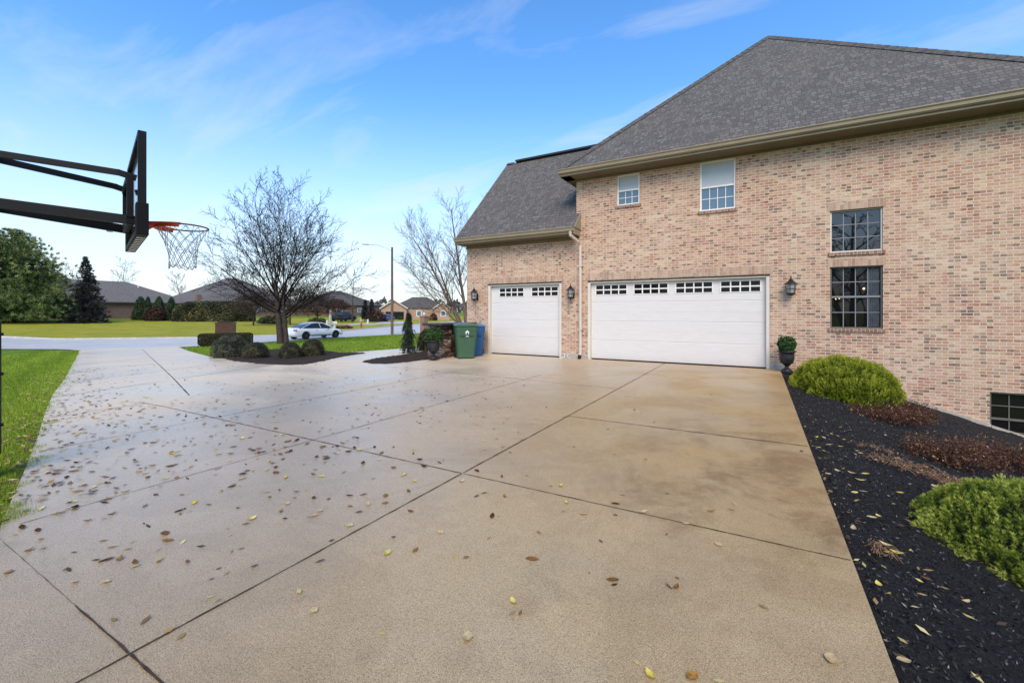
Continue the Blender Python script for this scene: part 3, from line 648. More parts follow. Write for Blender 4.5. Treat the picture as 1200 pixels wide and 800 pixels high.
window(wC, 4, (3, 0), None, M['glass_dark'], M['jamb'], M['muntin'])
fr, q = window(wD, 4, (2, 2), M['glass_dim'], M['glass_dim'], M['brown_frame'], M['muntin'], rail=1.83)
mb = MB()
for i in range(6): mb.tube([(2.28 + i * .034, D + .093, 1.12), (2.28 + i * .034, D + .093, 2.5)], .02, 6)
mb.build('curtain', M['curtain'], fr)
window(wE, 3, (2, 2), M['glass_dim'], M['glass_dim'], M['brown_frame'], M['brown_frame'], rail=-.80)
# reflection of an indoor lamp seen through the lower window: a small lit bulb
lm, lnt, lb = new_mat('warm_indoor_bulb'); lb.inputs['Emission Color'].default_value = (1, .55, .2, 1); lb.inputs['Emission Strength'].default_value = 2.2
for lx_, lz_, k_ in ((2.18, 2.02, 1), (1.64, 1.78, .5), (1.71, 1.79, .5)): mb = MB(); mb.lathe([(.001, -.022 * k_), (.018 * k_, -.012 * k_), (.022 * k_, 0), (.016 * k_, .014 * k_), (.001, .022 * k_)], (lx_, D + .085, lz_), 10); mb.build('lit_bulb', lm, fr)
for x0, x1, z in ((1.47, 2.57, 3.925), (1.47, 2.57, 2.56)):
    mb = MB(); mb.box(x0, x1, D - .006, D + .1, z, z + .19); mb.build('soldier_course', M['soldier'], house)
for x0, x1 in ((-4.74, .32), (-8.46, -5.50)):
    mb = MB(); mb.box(x0, x1, D - .005, D + .1, 2.462, 2.66); mb.build('soldier_course', M['soldier'], house)
for a, z in ((wA, 4.68), (wB, 4.245), (wC, 2.905), (wD, 1.07)):
    mb = MB(); mb.box(a[0] - .04, a[1] + .04, D - .035, D + .06, z - .085, z - .002); mb.build('sill', M['sill'], house, bevel=.004)
for q_, z in ((wC, 3.905), (wD, 2.54)): mb = MB(); mb.box(q_[0] - .01, q_[1] + .01, D - .002, D + .04, z, z + .014); mb.build('steel_lintel', M['dark_metal'], house)

# garage doors -------------------------------------------------------
def garage_door(o_, groups):
    x0, x1, z0, z1 = o_; y = D + .14
    j = MB(); j.box(x0 + .002, x0 + .085, D + .02, y + .06, z0, z1 - .002); j.box(x1 - .085, x1 - .002, D + .02, y + .06, z0, z1 - .002); j.box(x0 + .087, x1 - .087, D + .02, y + .06, z1 - .075, z1 - .002)
    j.build('door_jamb', M['jamb'], house)
    l_ = MB(); l_.box(x0 + .002, x1 - .002, D - .004, D + .018, z1 - .035, z1 - .003); l_.build('steel_lintel', M['dark_metal'], house)  # dark lintel strip also stands in for the shadow at the opening's head
    a, b = x0 + .087, x1 - .087; top = z1 - .077; d = MB(); H = (top - .015) / 4
    for i in range(4):
        za, zb = .012 + i * H, .012 + (i + 1) * H - .006
        n = 2 if i < 3 else 0
        # section with shallow routed steps
        z_ = [(za, y + .008), (za + .010, y), (za + H * .46, y), (za + H * .465, y + .003), (za + H * .475, y + .003), (za + H * .48, y), (zb - .010, y), (zb, y + .008)]
        if i == 3: z_ = [(za, y + .008), (za + .010, y), (zb, y)]
        for (p, q_), (r, s_) in zip(z_[:-1], z_[1:]): d.poly([(a, q_, p), (b, q_, p), (b, s_, r), (a, s_, r)])
        d.poly([(a, y + .008, zb), (b, y + .008, zb), (b, y + .008, zb + .006), (a, y + .008, zb + .006)])
    gd = d.build('garage_door', M['door'], house)
    s_ = MB(); s_.box(a, b, y - .005, y + .03, -.004, .010); s_.build('weather_strip', M['rubber'], gd)
    for gx0, gx1 in groups:
        f = MB(); z0_, z1_ = 1.995, 2.315
        for q in ((gx0 - .03, gx0, z0_, z1_), (gx1, gx1 + .03, z0_, z1_), (gx0, gx1, z0_, z0_ + .02), (gx0, gx1, z1_ - .02, z1_)): f.box(q[0], q[1], y - .014, y - .001, q[2], q[3])
        for i in range(1, 4): xx = gx0 + (gx1 - gx0) * i / 4; f.box(xx - .017, xx + .017, y - .013, y - .002, z0_ + .02, z1_ - .02)
        for i in range(4): xa = gx0 + (gx1 - gx0) * i / 4 + (.0175 if i else .001); xb = gx0 + (gx1 - gx0) * (i + 1) / 4 - (.0175 if i < 3 else .001); f.box(xa, xb, y - .013, y - .002, 2.138, 2.172)
        f.build('window_grille', M['white'], gd); g_ = MB(); g_.box(gx0 + .002, gx1 - .002, y - .0015, y + .002, z0_ + .02, z1_ - .02); g_.build('glass', M['glass_black'], gd)
garage_door(d1, [(-7.976, -7.03), (-6.70, -5.75)])
garage_door(d2, [(-4.44, -3.49), (-3.25, -2.30), (-2.06, -1.12), (-.895, .035)])

# wall lanterns ------------------------------------------------------
def lantern(x):
    zt = 2.36; y = D - .19; c = (x, y, 0)
    b = MB(); b.lathe([(.045, -.0), (.045, .02), (.02, .035)], (x, D - .035, 2.0), 12, 'y'); b.tube([(x, D - .01, 2.0), (x, D - .10, 1.93), (x, y, 1.90)], .012, 8); b.box(x - .055, x + .055, D - .018, D - .003, 1.90, 2.13)
    root = b.build('wall_lantern', M['dark_metal'], house)
    r = MB(); r.lathe([(.012, 1.86), (.03, 1.875), (.055, 1.89), (.10, 1.915), (.105, 1.93), (.09, 1.94)], c, 8)
    r.lathe([(.15, 2.16), (.145, 2.175), (.10, 2.205), (.062, 2.24), (.05, 2.25), (.055, 2.26), (.03, 2.285), (.014, 2.305), (.02, 2.325), (.006, 2.355), (.001, 2.375)], c, 8)
    for k in range(6):
        t = k * math.pi / 3 + .3; r.tube([(x + .088 * math.cos(t), y + .088 * math.sin(t), 1.935), (x + .125 * math.cos(t), y + .125 * math.sin(t), 2.165)], .006, 5)
    r.lathe([(.112, 2.045), (.115, 2.05), (.112, 2.055)], c, 12); r.build('lantern_cage', M['dark_metal'], root)
    g_ = MB(); g_.lathe([(.075, 1.942), (.108, 2.158)], c, 12); g_.build('lantern_glass', M['lens'], root)
for x in (-8.86, -5.17, .70): lantern(x)
mb = MB(); mb.tube([(-5.50, D - .035, .16), (-5.42, D - .06, .10), (-5.40, D - .16, .02), (-5.52, D - .2, .012)], .010, 6); mb.build('drain_line', M['white'], house); mb = MB(); mb.tube([(-5.30, D - .035, .15), (-5.33, D - .10, .03), (-5.2, D - .14, .012)], .008, 6)
mb.build('drain_line', M['white'], house)

# ================================================================== PEOPLE-FREE YARD: basketball hoop
hoop = thing('basketball_hoop', (-5.855, 1.06, h(-5.8)), 'black pole basketball hoop with orange rim and white net over the left driveway edge', 'basketball hoop')
n_ = Vector((.28, .96, 0)).normalized(); s_ = Vector((.96, -.28, 0)); bc = Vector((-5.53, 1.97, 0))
pole = Vector((-5.90, 1.045, 0))
def P(u, v, z): q = bc + s_ * u + n_ * v; return (q.x, q.y, z)     # u along the board, v out from it
mb = MB(); mb.bar((pole.x, pole.y, -.05), (pole.x, pole.y, 2.90), .125, .125); mb.build('pole', M['black'], hoop)
mb = MB(); mb.bar((pole.x, pole.y, .16), (pole.x, pole.y, 1.42), .17, .17); pd = mb.build('pole_pad', M['black_pad'], hoop, bevel=.05)
for z in (.45, .9, 1.25):
    mb = MB(); mb.bar((pole.x, pole.y, z), (pole.x, pole.y, z + .025), .177, .177); mb.build('pad_strap', M['black'], pd)
def rbar(mb, a, b, wx, wz): mb.bar(a, b, wx, wz)
for u in (-.34, .34):
    mb = MB(); mb.bar(P(u * .25, -1.02, 2.82), P(u * .95, -.13, 2.775), .03, .055); mb.bar(P(u * .95, -.15, 2.777), P(u, -.015, 2.745), .03, .055); mb.build('upper_arm', M['black'], hoop)
    mb = MB(); mb.bar(P(u * .25, -1.05, 2.40), P(u, -.015, 2.335), .04, .085); ar = mb.build('lower_arm', M['black'], hoop)
mb = MB(); mb.bar(P(-.31, -.21, 2.345), P(-.31, -.16, 2.342), .052, .10); mb.build('clamp', M['steel'], hoop)
bw_, z0_, z1_ = .76, 2.165, 3.08
mb = MB(); cz = [(-bw_, -bw_ + .03, z0_, z1_), (bw_ - .03, bw_, z0_, z1_), (-bw_ + .03, bw_ - .03, z0_, z0_ + .04), (-bw_ + .03, bw_ - .03, z1_ - .04, z1_)]
def obox(mb, u0, u1, v0, v1, z0, z1):
    vs = [P(u, v, z) for z in (z0, z1) for u, v in ((u0, v0), (u1, v0), (u1, v1), (u0, v1))]
    mb.add(vs, [(0, 3, 2, 1), (4, 5, 6, 7), (0, 1, 5, 4), (1, 2, 6, 5), (2, 3, 7, 6), (3, 0, 4, 7)])
for q in cz: obox(mb, q[0], q[1], -.03, .03, q[2], q[3])
bf = mb.build('backboard', M['black'], hoop)
mb = MB(); obox(mb, -bw_ + .031, bw_ - .031, .0, .012, z0_ + .041, z1_ - .041); mb.build('board_panel', M['acrylic'], bf)
for u0, u1 in ((bw_ - .10, bw_ + .025), (-bw_ - .025, -bw_ + .10)): mb = MB(); obox(mb, u0, u1, -.045, .045, z0_ - .02, z0_ + .27); mb.build('edge_pad', M['black_pad'], bf, bevel=.008)
mb = MB(); obox(mb, -bw_ + .101, bw_ - .101, -.045, .045, z0_ - .02, z0_ + .036); mb.build('edge_pad', M['black_pad'], bf, bevel=.008)
mb = MB(); obox(mb, -.36, .36, -.09, -.035, 2.30, 2.36); obox(mb, -.36, .36, -.09, -.035, 2.715, 2.765); obox(mb, -.37, -.33, -.085, -.036, 2.361, 2.714); obox(mb, .33, .37, -.085, -.036, 2.361, 2.714); mb.build('back_frame', M['black'], bf)
for k in range(9): mb = MB(); obox(mb, -.62 + k * .15, -.55 + k * .15, -.03, .03, z0_ - .027, z0_ - .021); mb.build('pad_clip', M['steel'], bf)
# rim with flanged mount
rc = .385; rz = 2.375; R = .232
mb = MB(); mb.tube([P(R * math.cos(t), rc + R * math.sin(t), rz) for t in np.linspace(0, 2 * math.pi, 41)], .0085, 6, False); rim = mb.build('rim', M['rim_dark'], hoop, smooth=True)
mb = MB(); mount = [(-.075, .02), (.075, .02), (.075, .10), (.15, .19), (.228, .33), (.218, .34), (.14, .22), (.0, .165), (-.14, .22), (-.218, .34), (-.228, .33), (-.15, .19), (-.075, .10)]
k = len(mount); vs = [P(u, v, rz + dz) for dz in (-.012, .014) for u, v in mount]; mb.add(vs, [(i, (i + 1) % k, k + (i + 1) % k, k + i) for i in range(k)] + [tuple(range(k))[::-1], tuple(range(k, 2 * k))])
obox(mb, -.085, .085, .032, .046, rz - .13, rz + .025)
for u in (-.05, .05):
    vs = [P(u + e, v, z) for e in (-.006, .006) for v, z in ((.046, rz - .125), (.046, rz - .012), (.17, rz - .012), (.12, rz - .045))]; mb.add(vs, [(0, 1, 2, 3), (7, 6, 5, 4), (0, 4, 5, 1), (1, 5, 6, 2), (2, 6, 7, 3), (3, 7, 4, 0)])
for sg in (-1, 1):
    arc = np.linspace(math.pi * 1.5, math.pi * (1.5 + .42 * sg), 10)
    for t0, t1 in zip(arc[:-1], arc[1:]):
        q = [P((R - .004) * math.cos(t), rc + (R - .004) * math.sin(t), rz + z) for t in (t0, t1) for z in (-.035, .012)] + [P((R + .012) * math.cos(t), rc + (R + .012) * math.sin(t), rz + z) for t in (t0, t1) for z in (-.035, .012)]
        mb.add(q, [(0, 1, 3, 2), (4, 6, 7, 5), (0, 4, 5, 1), (2, 3, 7, 6), (1, 5, 7, 3), (0, 2, 6, 4)])
mb.build('rim_mount', M['orange'], rim)
# net: two families of cords, narrowing downwards
mb = MB(); NC = 12
def netpt(a, t):
    r = .228 * (1 - t) ** 1.0 + .118 * t - .035 * math.sin(math.pi * t); r += .004 * math.sin(7 * a + 5 * t)
    return P(r * math.cos(a), rc + r * math.sin(a), rz - .012 - .42 * t - .012 * math.sin(3 * a) * t)
for sg in (-1, 1):
    for k in range(NC):
        a0 = 2 * math.pi * k / NC
        mb.tube([netpt(a0 + sg * t * math.pi * (4 / NC) * 1.5, t) for t in np.linspace(0, 1, 11)], .0033, 4, False)
for t_ in (1.0,):
    mb.tube([netpt(a, t_ + .03 * math.sin(a * NC)) for a in np.linspace(0, 2 * math.pi, 49)], .004, 4, False)
mb.build('net', M['net'], rim)

# ================================================================== BINS, PIER, POTS
def wheelie(x, y, rot, body, lid, label, s=1.0, logo=False):
    z0 = h(x); r = thing('wheeled_bin', (x, y, z0), label, 'bin', None, rot)
    bw, bd, tw, td, H = .25 * s, .29 * s, .33 * s, .39 * s, .98 * s      # base/top half sizes; front faces -y
    mb = MB(); L = [(bw, bd, .03), (bw * 1.02, bd * 1.02, .16), (tw * .97, td * .96, H * .84), (tw * .985, td * .975, H * .845), (tw, td, H)]
    vs = []
    for hx, hy, z in L:
        c = .06
        for sx, sy in ((-1, -1), (1, -1), (1, 1), (-1, 1)):
            pts = [(sx * hx, sy * (hy - c)), (sx * (hx - c), sy * hy)]
            if sx * sy > 0: pass
            else: pts = pts[::-1]
            for p in (pts if (sx, sy) in ((-1, -1), (1, 1)) else pts): vs.append((p[0], p[1], z))
    n = 8; fs = [(i * n + k, i * n + (k + 1) % n, (i + 1) * n + (k + 1) % n, (i + 1) * n + k) for i in range(len(L) - 1) for k in range(n)] + [tuple(range(n))[::-1]]
    mb.add(vs, fs); bo = mb.build('bin_body', body, r, False, bevel=.006)
    mb = MB()
    mb.bar((-.2 * s, -td * 1.0 - .01, H * .72), (.2 * s, -td * 1.0 - .01, H * .72), .03, .035); mb.build('rib', body, bo, False)
    # domed lid
    mb = MB(); vs = []; gx = np.linspace(-1, 1, 9); gy = np.linspace(-1, 1, 9)
    for a in gx:
        for b in gy: vs.append((a * tw * 1.07, b * td * 1.07 - .01, H + .012 + .055 * s * (1 - a ** 4) * (1 - b ** 4)))
    for a in gx:
        for b in gy: vs.append((a * tw * 1.07, b * td * 1.07 - .01, H - .02))
    fs = [(i * 9 + j, (i + 1) * 9 + j, (i + 1) * 9 + j + 1, i * 9 + j + 1) for i in range(8) for j in range(8)]
    for j in range(8): fs += [(j, j + 1, 82 + j, 81 + j), (72 + j, 73 + j, 154 + j, 153 + j), (j * 9, (j + 1) * 9, 81 + (j + 1) * 9, 81 + j * 9), (j * 9 + 8, (j + 1) * 9 + 8, 89 + (j + 1) * 9, 89 + j * 9)]
    mb.add(vs, fs); mb.build('lid', lid, r, False, smooth=False)
    mb = MB(); mb.tube([(-.22 * s, td + .0, H - .03), (-.22 * s, td + .08, H - .01), (.22 * s, td + .08, H - .01), (.22 * s, td, H - .03)], .014, 8); mb.build('handle', body, r, False)
    for sx in (-1, 1):
        mb = MB(); mb.lathe([(.03, -.03), (.11, -.028), (.125, -.015), (.125, .015), (.11, .028), (.03, .03)], (sx * (bw + .03), bd - .02, .125), 18, 'x'); mb.build('wheel', M['rubber'], r, False)
    if logo:
        mb = MB(); y_ = -td * .99 - .004; zc = H * .74; fx = .02
        def pl(pts): 
            # plate slightly proud of the tapered front
            vs = [(px_ + fx, -(bd + (td - bd) * (z_ / H)) - .014 - e, z_) for e in (0, .004) for px_, z_ in pts]; k = len(pts)
            mb.add(vs, [(i, (i + 1) % k, k + (i + 1) % k, k + i) for i in range(k)] + [tuple(range(k))[::-1], tuple(range(k, 2 * k))])
        pl([(-.075, zc + .05), (.075, zc + .05), (0, zc + .12)]); pl([(-.05, zc - .0), (-.02, zc - .0), (-.02, zc + .046), (-.05, zc + .046)]); pl([(.02, zc), (.05, zc), (.05, zc + .046), (.02, zc + .046)])
        pl([(-.05, zc - .03), (.05, zc - .03), (.05, zc - .004), (-.05, zc - .004)]); pl([(-.05, zc - .085), (.05, zc - .085), (.05, zc - .045), (-.05, zc - .045)])
        mb.build('printed_emblem', M['sticker'], bo, False)
wheelie(-8.20, 11.42, math.radians(42), M['bin_green'], M['bin_lid'], 'dark green wheeled bin with a white house emblem beside the stone pier', 1.08, True)
wheelie(-8.45, 12.32, math.radians(36), M['bin_blue'], M['bin_lid_blue'], 'blue wheeled recycling bin against the brick wall behind the green bin', 1.03)
# stone pier and low wall with a dark overhanging cap
pier = thing('stone_wall', (-9.1, 11.3, 0), 'low stacked stone wall with a thick dark cap running from pier to house corner', 'wall')
mb = MB()
for i in range(7):
    e = random.uniform(-.015, .02); mb.box(-9.40 - e, -8.84 + e, 11.0 - e, 11.52 + e, i * .148 - .15 * (i == 0), (i + 1) * .148 - .004)
mb.build('pier', M['stone'], pier, bevel=.012)
mb = MB()
for i in range(7):
    for k in range(4):
        e = random.uniform(-.01, .02); mb.box(-9.26 - e, -8.96 + e, 11.525 + k * .38, 11.525 + (k + 1) * .38 - .005, i * .148 - .15 * (i == 0), (i + 1) * .148 - .004)
mb.build('stone_course', M['stone'], pier, bevel=.012)
mb = MB(); mb.box(-9.52, -8.70, 10.86, 11.66, 1.035, 1.10); mb.box(-9.36, -8.84, 11.665, 13.03, 1.035, 1.10); mb.build('cap', M['cap'], pier, bevel=.012)
def ball_points(n, r, c, zlo=-1):
    P_ = rng.normal(0, 1, (int(n * 1.6), 3)); P_ = unit(P_); P_ = P_[P_[:, 2] > zlo][:n]; return P_ * np.array(r) + np.array(c), P_
def urn(x, y, zb, s, label, rx=.18):
    r = thing('urn_planter', (x, y, zb), label, 'planter')
    mb = MB(); mb.box(-.12 * s, .12 * s, -.12 * s, .12 * s, 0, .035 * s); mb.lathe([(.11 * s, .036 * s), (.10 * s, .06 * s), (.045 * s, .10 * s), (.04 * s, .14 * s), (.07 * s, .17 * s), (.13 * s, .22 * s), (.155 * s, .32 * s), (.15 * s, .42 * s), (.165 * s, .46 * s), (.20 * s, .48 * s), (.195 * s, .495 * s), (.15 * s, .49 * s)], (0, 0, 0), 20)
    mb.build('urn', M['pot'], r, False, smooth=False)
    P_, N_ = ball_points(1300, (rx * s, rx * s, .17 * s), (0, 0, .62 * s), -.6); P_ *= 1 + rng.uniform(-.18, .12, (len(P_), 1)) * np.array([1, 1, .3])
    V, F, T = leaves(P_ * rng.uniform(.85, 1.0, (len(P_), 1)) + np.array([0, 0, .05 * s]), N_, .03 * s); np_mesh('foliage', V, F, M['box_leaf'], r, False, T)
    st = MB()
    for k in range(14): a = random.uniform(0, 6.28); st.tube([(0, 0, .47 * s), (rx * .7 * s * math.cos(a), rx * .7 * s * math.sin(a), .72 * s)], .004, 4)
    st.build('stems', M['bark'], r, False)
urn(.60, 12.60, -.005, 1.05, 'black urn planter with a small clipped green shrub right of the double garage door')
ux, uy, uz, ud = ground(508, 422); urn(ux, uy, uz + .03, 1.18, 'black urn planter with bushy leafy plant in front of the stone pier', .26)

# ================================================================== SHRUBS
def dome_shrub(name, c, rx, ry, hgt, m, label, n, size, cat='shrub', group=None, lump=.12, kind='leaf', nper=10, flat=2.0, rot=0, tilt=.6):
    r = thing(name, c, label, cat, group, rot)
    th = rng.uniform(0, 2 * math.pi, n); v = rng.uniform(0, 1, n) ** .8; ph = v * math.pi / 2
    cz = np.sin(ph); cr = np.cos(ph) ** (1 / flat * 1.5)
    N_ = np.stack([np.cos(th) * np.cos(ph), np.sin(th) * np.cos(ph), np.sin(ph) * 1.0], 1)
    P_ = np.stack([np.cos(th) * cr * rx, np.sin(th) * cr * ry, cz * hgt], 1)
    nz = clump_noise(P_, 3.2 / max(.5, rx), sum(map(abs, c))); nz2 = clump_noise(P_, 9 / max(.5, rx), 5)
    inner = rng.uniform(-.10, .03, n)
    P_ = P_ * (1 + (nz * lump * 1.6 + nz2 * lump * .7 + inner)[:, None])
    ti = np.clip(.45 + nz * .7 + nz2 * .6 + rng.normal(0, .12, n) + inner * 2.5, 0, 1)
    if kind == 'leaf': V, F, T = leaves(P_, unit(N_), size, tilt, .6, ti)
    else: V, F, T = needles(P_, unit(N_ + np.array([0, 0, .55])), nper, size, size * .045 if size > .05 else size * .07, .42, ti)
    np_mesh('foliage', V, F, m, r, False, T)
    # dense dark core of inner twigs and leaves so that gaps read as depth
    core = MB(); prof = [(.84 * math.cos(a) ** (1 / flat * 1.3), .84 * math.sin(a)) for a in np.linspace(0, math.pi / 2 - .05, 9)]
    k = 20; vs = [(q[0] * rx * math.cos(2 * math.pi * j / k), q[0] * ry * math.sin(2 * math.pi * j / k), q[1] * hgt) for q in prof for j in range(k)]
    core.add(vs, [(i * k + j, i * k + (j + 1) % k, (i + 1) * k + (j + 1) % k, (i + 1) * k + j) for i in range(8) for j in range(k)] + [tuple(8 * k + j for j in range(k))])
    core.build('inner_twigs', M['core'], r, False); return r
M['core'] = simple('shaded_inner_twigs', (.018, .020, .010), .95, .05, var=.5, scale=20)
M['core_brown'] = simple('inner_brown_twigs', (.028, .014, .010), .95, .05, var=.5, scale=20)

# big near pine shrub at the right edge, built of needle tufts
def tufted(c, rx, ry, hgt, label, m, ntuft, nper, nl, nw, lump, name='mugo_pine', tuftlen=.05, flat=2.4):
    r = thing(name, c, label, 'shrub')
    th = rng.uniform(0, 2 * math.pi, ntuft); u = rng.uniform(0, 1, ntuft); ph = np.arcsin(u ** .85)
    cr = np.cos(ph) ** (2 / flat)
    B = np.stack([np.cos(th) * cr * rx, np.sin(th) * cr * ry, np.sin(ph) * hgt], 1)
    N_ = unit(np.stack([np.cos(th) * np.cos(ph) / rx, np.sin(th) * np.cos(ph) / ry, np.sin(ph) / hgt], 1))
    nz = clump_noise(B, 4.2, 2.3); nz2 = clump_noise(B, 11, 7)
    B = B + N_ * ((nz * lump + nz2 * lump * .6))[:, None]
    D_ = unit(N_ * .7 + np.array([0, 0, .75]) + rng.normal(0, .22, (ntuft, 3)))
    ti = np.clip(.45 + nz * .55 + nz2 * .45 + rng.normal(0, .16, ntuft), 0, 1)
    Vs, Fs, Ts = [], [], []; off = 0
    for lv in range(3):                        # whorls along each shoot
        Pp = B + D_ * tuftlen * (lv / 2 - .6); V, F, T = needles(Pp, D_, nper, nl * (1 - .15 * lv), nw, .75 - .2 * lv, np.clip(ti - .28 + .22 * lv, 0, 1))  # darker at the tuft base: shade between tufts put into the tint
        Vs.append(V); Fs.append(F + off); Ts.append(T); off += len(V)
    np_mesh('foliage', np.concatenate(Vs), np.concatenate(Fs), m, r, False, np.concatenate(Ts))
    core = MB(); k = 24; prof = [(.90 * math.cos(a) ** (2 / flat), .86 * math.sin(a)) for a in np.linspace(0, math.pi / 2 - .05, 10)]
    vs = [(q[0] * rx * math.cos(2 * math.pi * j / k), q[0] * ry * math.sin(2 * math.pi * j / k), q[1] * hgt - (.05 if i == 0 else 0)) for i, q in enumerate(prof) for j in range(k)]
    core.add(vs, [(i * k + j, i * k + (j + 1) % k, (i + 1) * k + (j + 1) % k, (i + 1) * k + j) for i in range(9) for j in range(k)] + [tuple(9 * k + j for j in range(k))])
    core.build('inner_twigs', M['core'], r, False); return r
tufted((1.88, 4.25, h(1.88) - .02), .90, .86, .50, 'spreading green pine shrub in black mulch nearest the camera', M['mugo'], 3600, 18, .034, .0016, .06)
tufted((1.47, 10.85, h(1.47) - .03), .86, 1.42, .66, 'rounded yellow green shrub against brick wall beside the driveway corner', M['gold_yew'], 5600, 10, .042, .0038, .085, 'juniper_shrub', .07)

def twiggy(c, rx, ry, hgt, label, n, seed, m=None):
    r = thing('barberry_shrub', c, label, 'shrub'); rs = np.random.default_rng(seed)
    a = rs.uniform(0, 6.283, n); q = np.sqrt(rs.uniform(0, 1, n)); B = np.stack([np.cos(a) * q * rx * .8, np.sin(a) * q * ry * .8, np.zeros(n)], 1)
    top = np.stack([np.cos(a) * q * rx * 1.1, np.sin(a) * q * ry * 1.05, hgt * np.sqrt(np.clip(1.06 - q ** 2, .05, 1)) * rs.uniform(.45, 1.25, n)], 1)
    w_ = .0035; side = unit(np.cross(top - B, rs.normal(0, 1, (n, 3)))) * w_
    V = np.stack([B - side, B + side, top], 1).reshape(-1, 3); F = np.arange(3 * n).reshape(-1, 3)
    np_mesh('stems', V, F, M['rust'], r, False, rs.uniform(0, .5, n))
    reps = 12; t = rs.uniform(.35, 1.03, (n, reps, 1)); Pp = (B[:, None] * (1 - t) + top[:, None] * t + rs.normal(0, .012, (n, reps, 3))).reshape(-1, 3)
    V, F, T = leaves(Pp, np.tile([[0, 0, 1.]], (len(Pp), 1)), .0115, 1.4, .45, np.clip(.1 + .55 * t.reshape(-1) + rs.normal(0, .15, n * reps), 0, 1)); np_mesh('foliage', V, F, m or M['rust'], r, False, T)
twiggy((1.72, 8.75, h(1.72) - .03), .56, .42, .25, 'rust red low shrub in front of the rounded yellow green shrub', 420, 1)
twiggy((2.2, 9.9, h(2.2) - .03), .42, .55, .32, 'dark rust low shrub between yellow green shrub and house footing', 380, 2)
twiggy((1.90, 6.85, h(1.90) - .03), .46, .42, .28, 'rust red low shrub alone in the middle of the black mulch', 430, 3)
twiggy((2.80, 8.0, h(2.8) - .03), .60, .50, .34, 'rust red low shrub just below the basement window', 520, 4)
# straggling dry stems
def straggle(c, rx, ry, label, n, seed):
    r = thing('dead_perennial', c, label, 'plant'); mb = MB(); random.seed(seed)
    for k in range(n):
        a = random.uniform(0, 6.28); q = math.sqrt(random.random()); x, y = rx * q * math.cos(a), ry * q * math.sin(a); b = random.uniform(0, 6.28); L = random.uniform(.05, .14) * (1 if rx > .12 else .55)
        z = lambda X_: h(c[0] + X_) - c[2] + .0
        mb.tube([(x, y, z(x) + .0), (x + L * .5 * math.cos(b), y + L * .5 * math.sin(b), z(x) + random.uniform(.02, .06)), (x + L * math.cos(b + .4), y + L * math.sin(b + .4), z(x) + .012)], .0015, 3)
    mb.build('stems', M['strw'], r, False)
    Pp = np.stack([rng.normal(0, rx * .5, n * 2), rng.normal(0, ry * .5, n * 2), np.zeros(n * 2)], 1); Pp[:, 2] = [h(c[0] + x) - c[2] + random.uniform(.0, .05) for x in Pp[:, 0]]
    V, F, T = leaves(Pp, np.tile([[0, 0, 1.]], (n * 2, 1)), .014, .8, .4); np_mesh('leaves', V, F, M['dead'], r, False, T)
M['strw'] = simple('dry_stems', (.28, .16, .09), .9, .1, var=.4, scale=30)
straggle((1.34, 5.75, h(1.34)), .36, .22, 'flattened straw brown stems on mulch near the driveway edge', 120, 11)
straggle((1.15, 6.2, h(1.15)), .20, .10, 'thin wisp of dry stems on mulch beside the flattened straw stems', 26, 14)
straggle((1.86, 5.62, h(1.86)), .42, .30, 'tangle of dry brown stems on mulch behind the near green pine shrub', 160, 12)
straggle((.66, 3.45, h(.66)), .07, .10, 'small tuft of dead brown stems at the driveway edge', 26, 13)

# clipped shrubs of the island bed
for px, py, wpx, hpx, m, lab, nm in [
    (270, 419, 44, 25, 'shrub_grey', 'large grey green mounded shrub at the left end of the island bed', 'mounded_shrub'),
    (299.5, 421, 32, 19, 'yew', 'clipped olive ball shrub directly right of the grey green mound', 'clipped_shrub'),
    (340, 420.5, 27.5, 18.5, 'yew', 'smaller clipped olive ball shrub in front of the bare tree trunk', 'clipped_shrub'),
    (366.5, 418, 29, 19.5, 'yew', 'clipped olive ball shrub at the right end of the island bed', 'clipped_shrub')]:
    x, y, z, d = ground(px, py); s = d / FPX; rr = wpx / 2 * s
    dv = Vector((x, y)).normalized(); x += dv.x * rr * .75; y += dv.y * rr * .75
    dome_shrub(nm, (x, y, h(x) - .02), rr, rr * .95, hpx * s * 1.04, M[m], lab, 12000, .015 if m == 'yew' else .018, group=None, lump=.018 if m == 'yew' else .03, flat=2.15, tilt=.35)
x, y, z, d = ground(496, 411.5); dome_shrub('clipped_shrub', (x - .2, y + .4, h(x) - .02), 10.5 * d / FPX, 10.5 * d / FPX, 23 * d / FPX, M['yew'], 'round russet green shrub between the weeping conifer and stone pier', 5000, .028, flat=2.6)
# low rectangular hedge with a brick marker behind
x, y, z, d = ground(265, 404.3); hx_, hy_ = x, y
r = thing('low_hedge', (x, y, z), 'long low clipped dark hedge in front of the brick marker by the road', 'hedge', None, YAW * .0 + math.atan2(y, x) + math.pi / 2)
L = 53 * d / FPX; n = 15000; Pp = rng.uniform(-1, 1, (n, 3)); ax_ = rng.integers(0, 3, n); Pp[np.arange(n), ax_] = np.sign(Pp[np.arange(n), ax_]); Nn = np.zeros((n, 3)); Nn[np.arange(n), ax_] = Pp[np.arange(n), ax_]
hH = 13.5 * d / FPX; Pp = Pp / np.maximum(1, (np.abs(Pp) ** 8).sum(1, keepdims=True) ** (1 / 8)); Pp = Pp * np.array([L / 2, .4, hH / 2]) + np.array([0, 0, hH / 2 + .02]); Pp += rng.normal(0, .018, (n, 3))
V, F, T = leaves(Pp, Nn, .028, .5, .6); np_mesh('foliage', V, F, M['yew'], r, False, T)
mb = MB(); mb.box(-L / 2 * .93, L / 2 * .93, -.34, .34, .0, hH * .93); mb.build('inner_twigs', M['core'], r, False)
x, y, z, d = ground(264.5, 402.5); s = d / FPX; dirr = math.atan2(y, x) + math.pi / 2
r = thing('brick_marker', (x, y, z), 'dark red brick driveway marker with arched top behind the low hedge', 'marker', None, dirr)
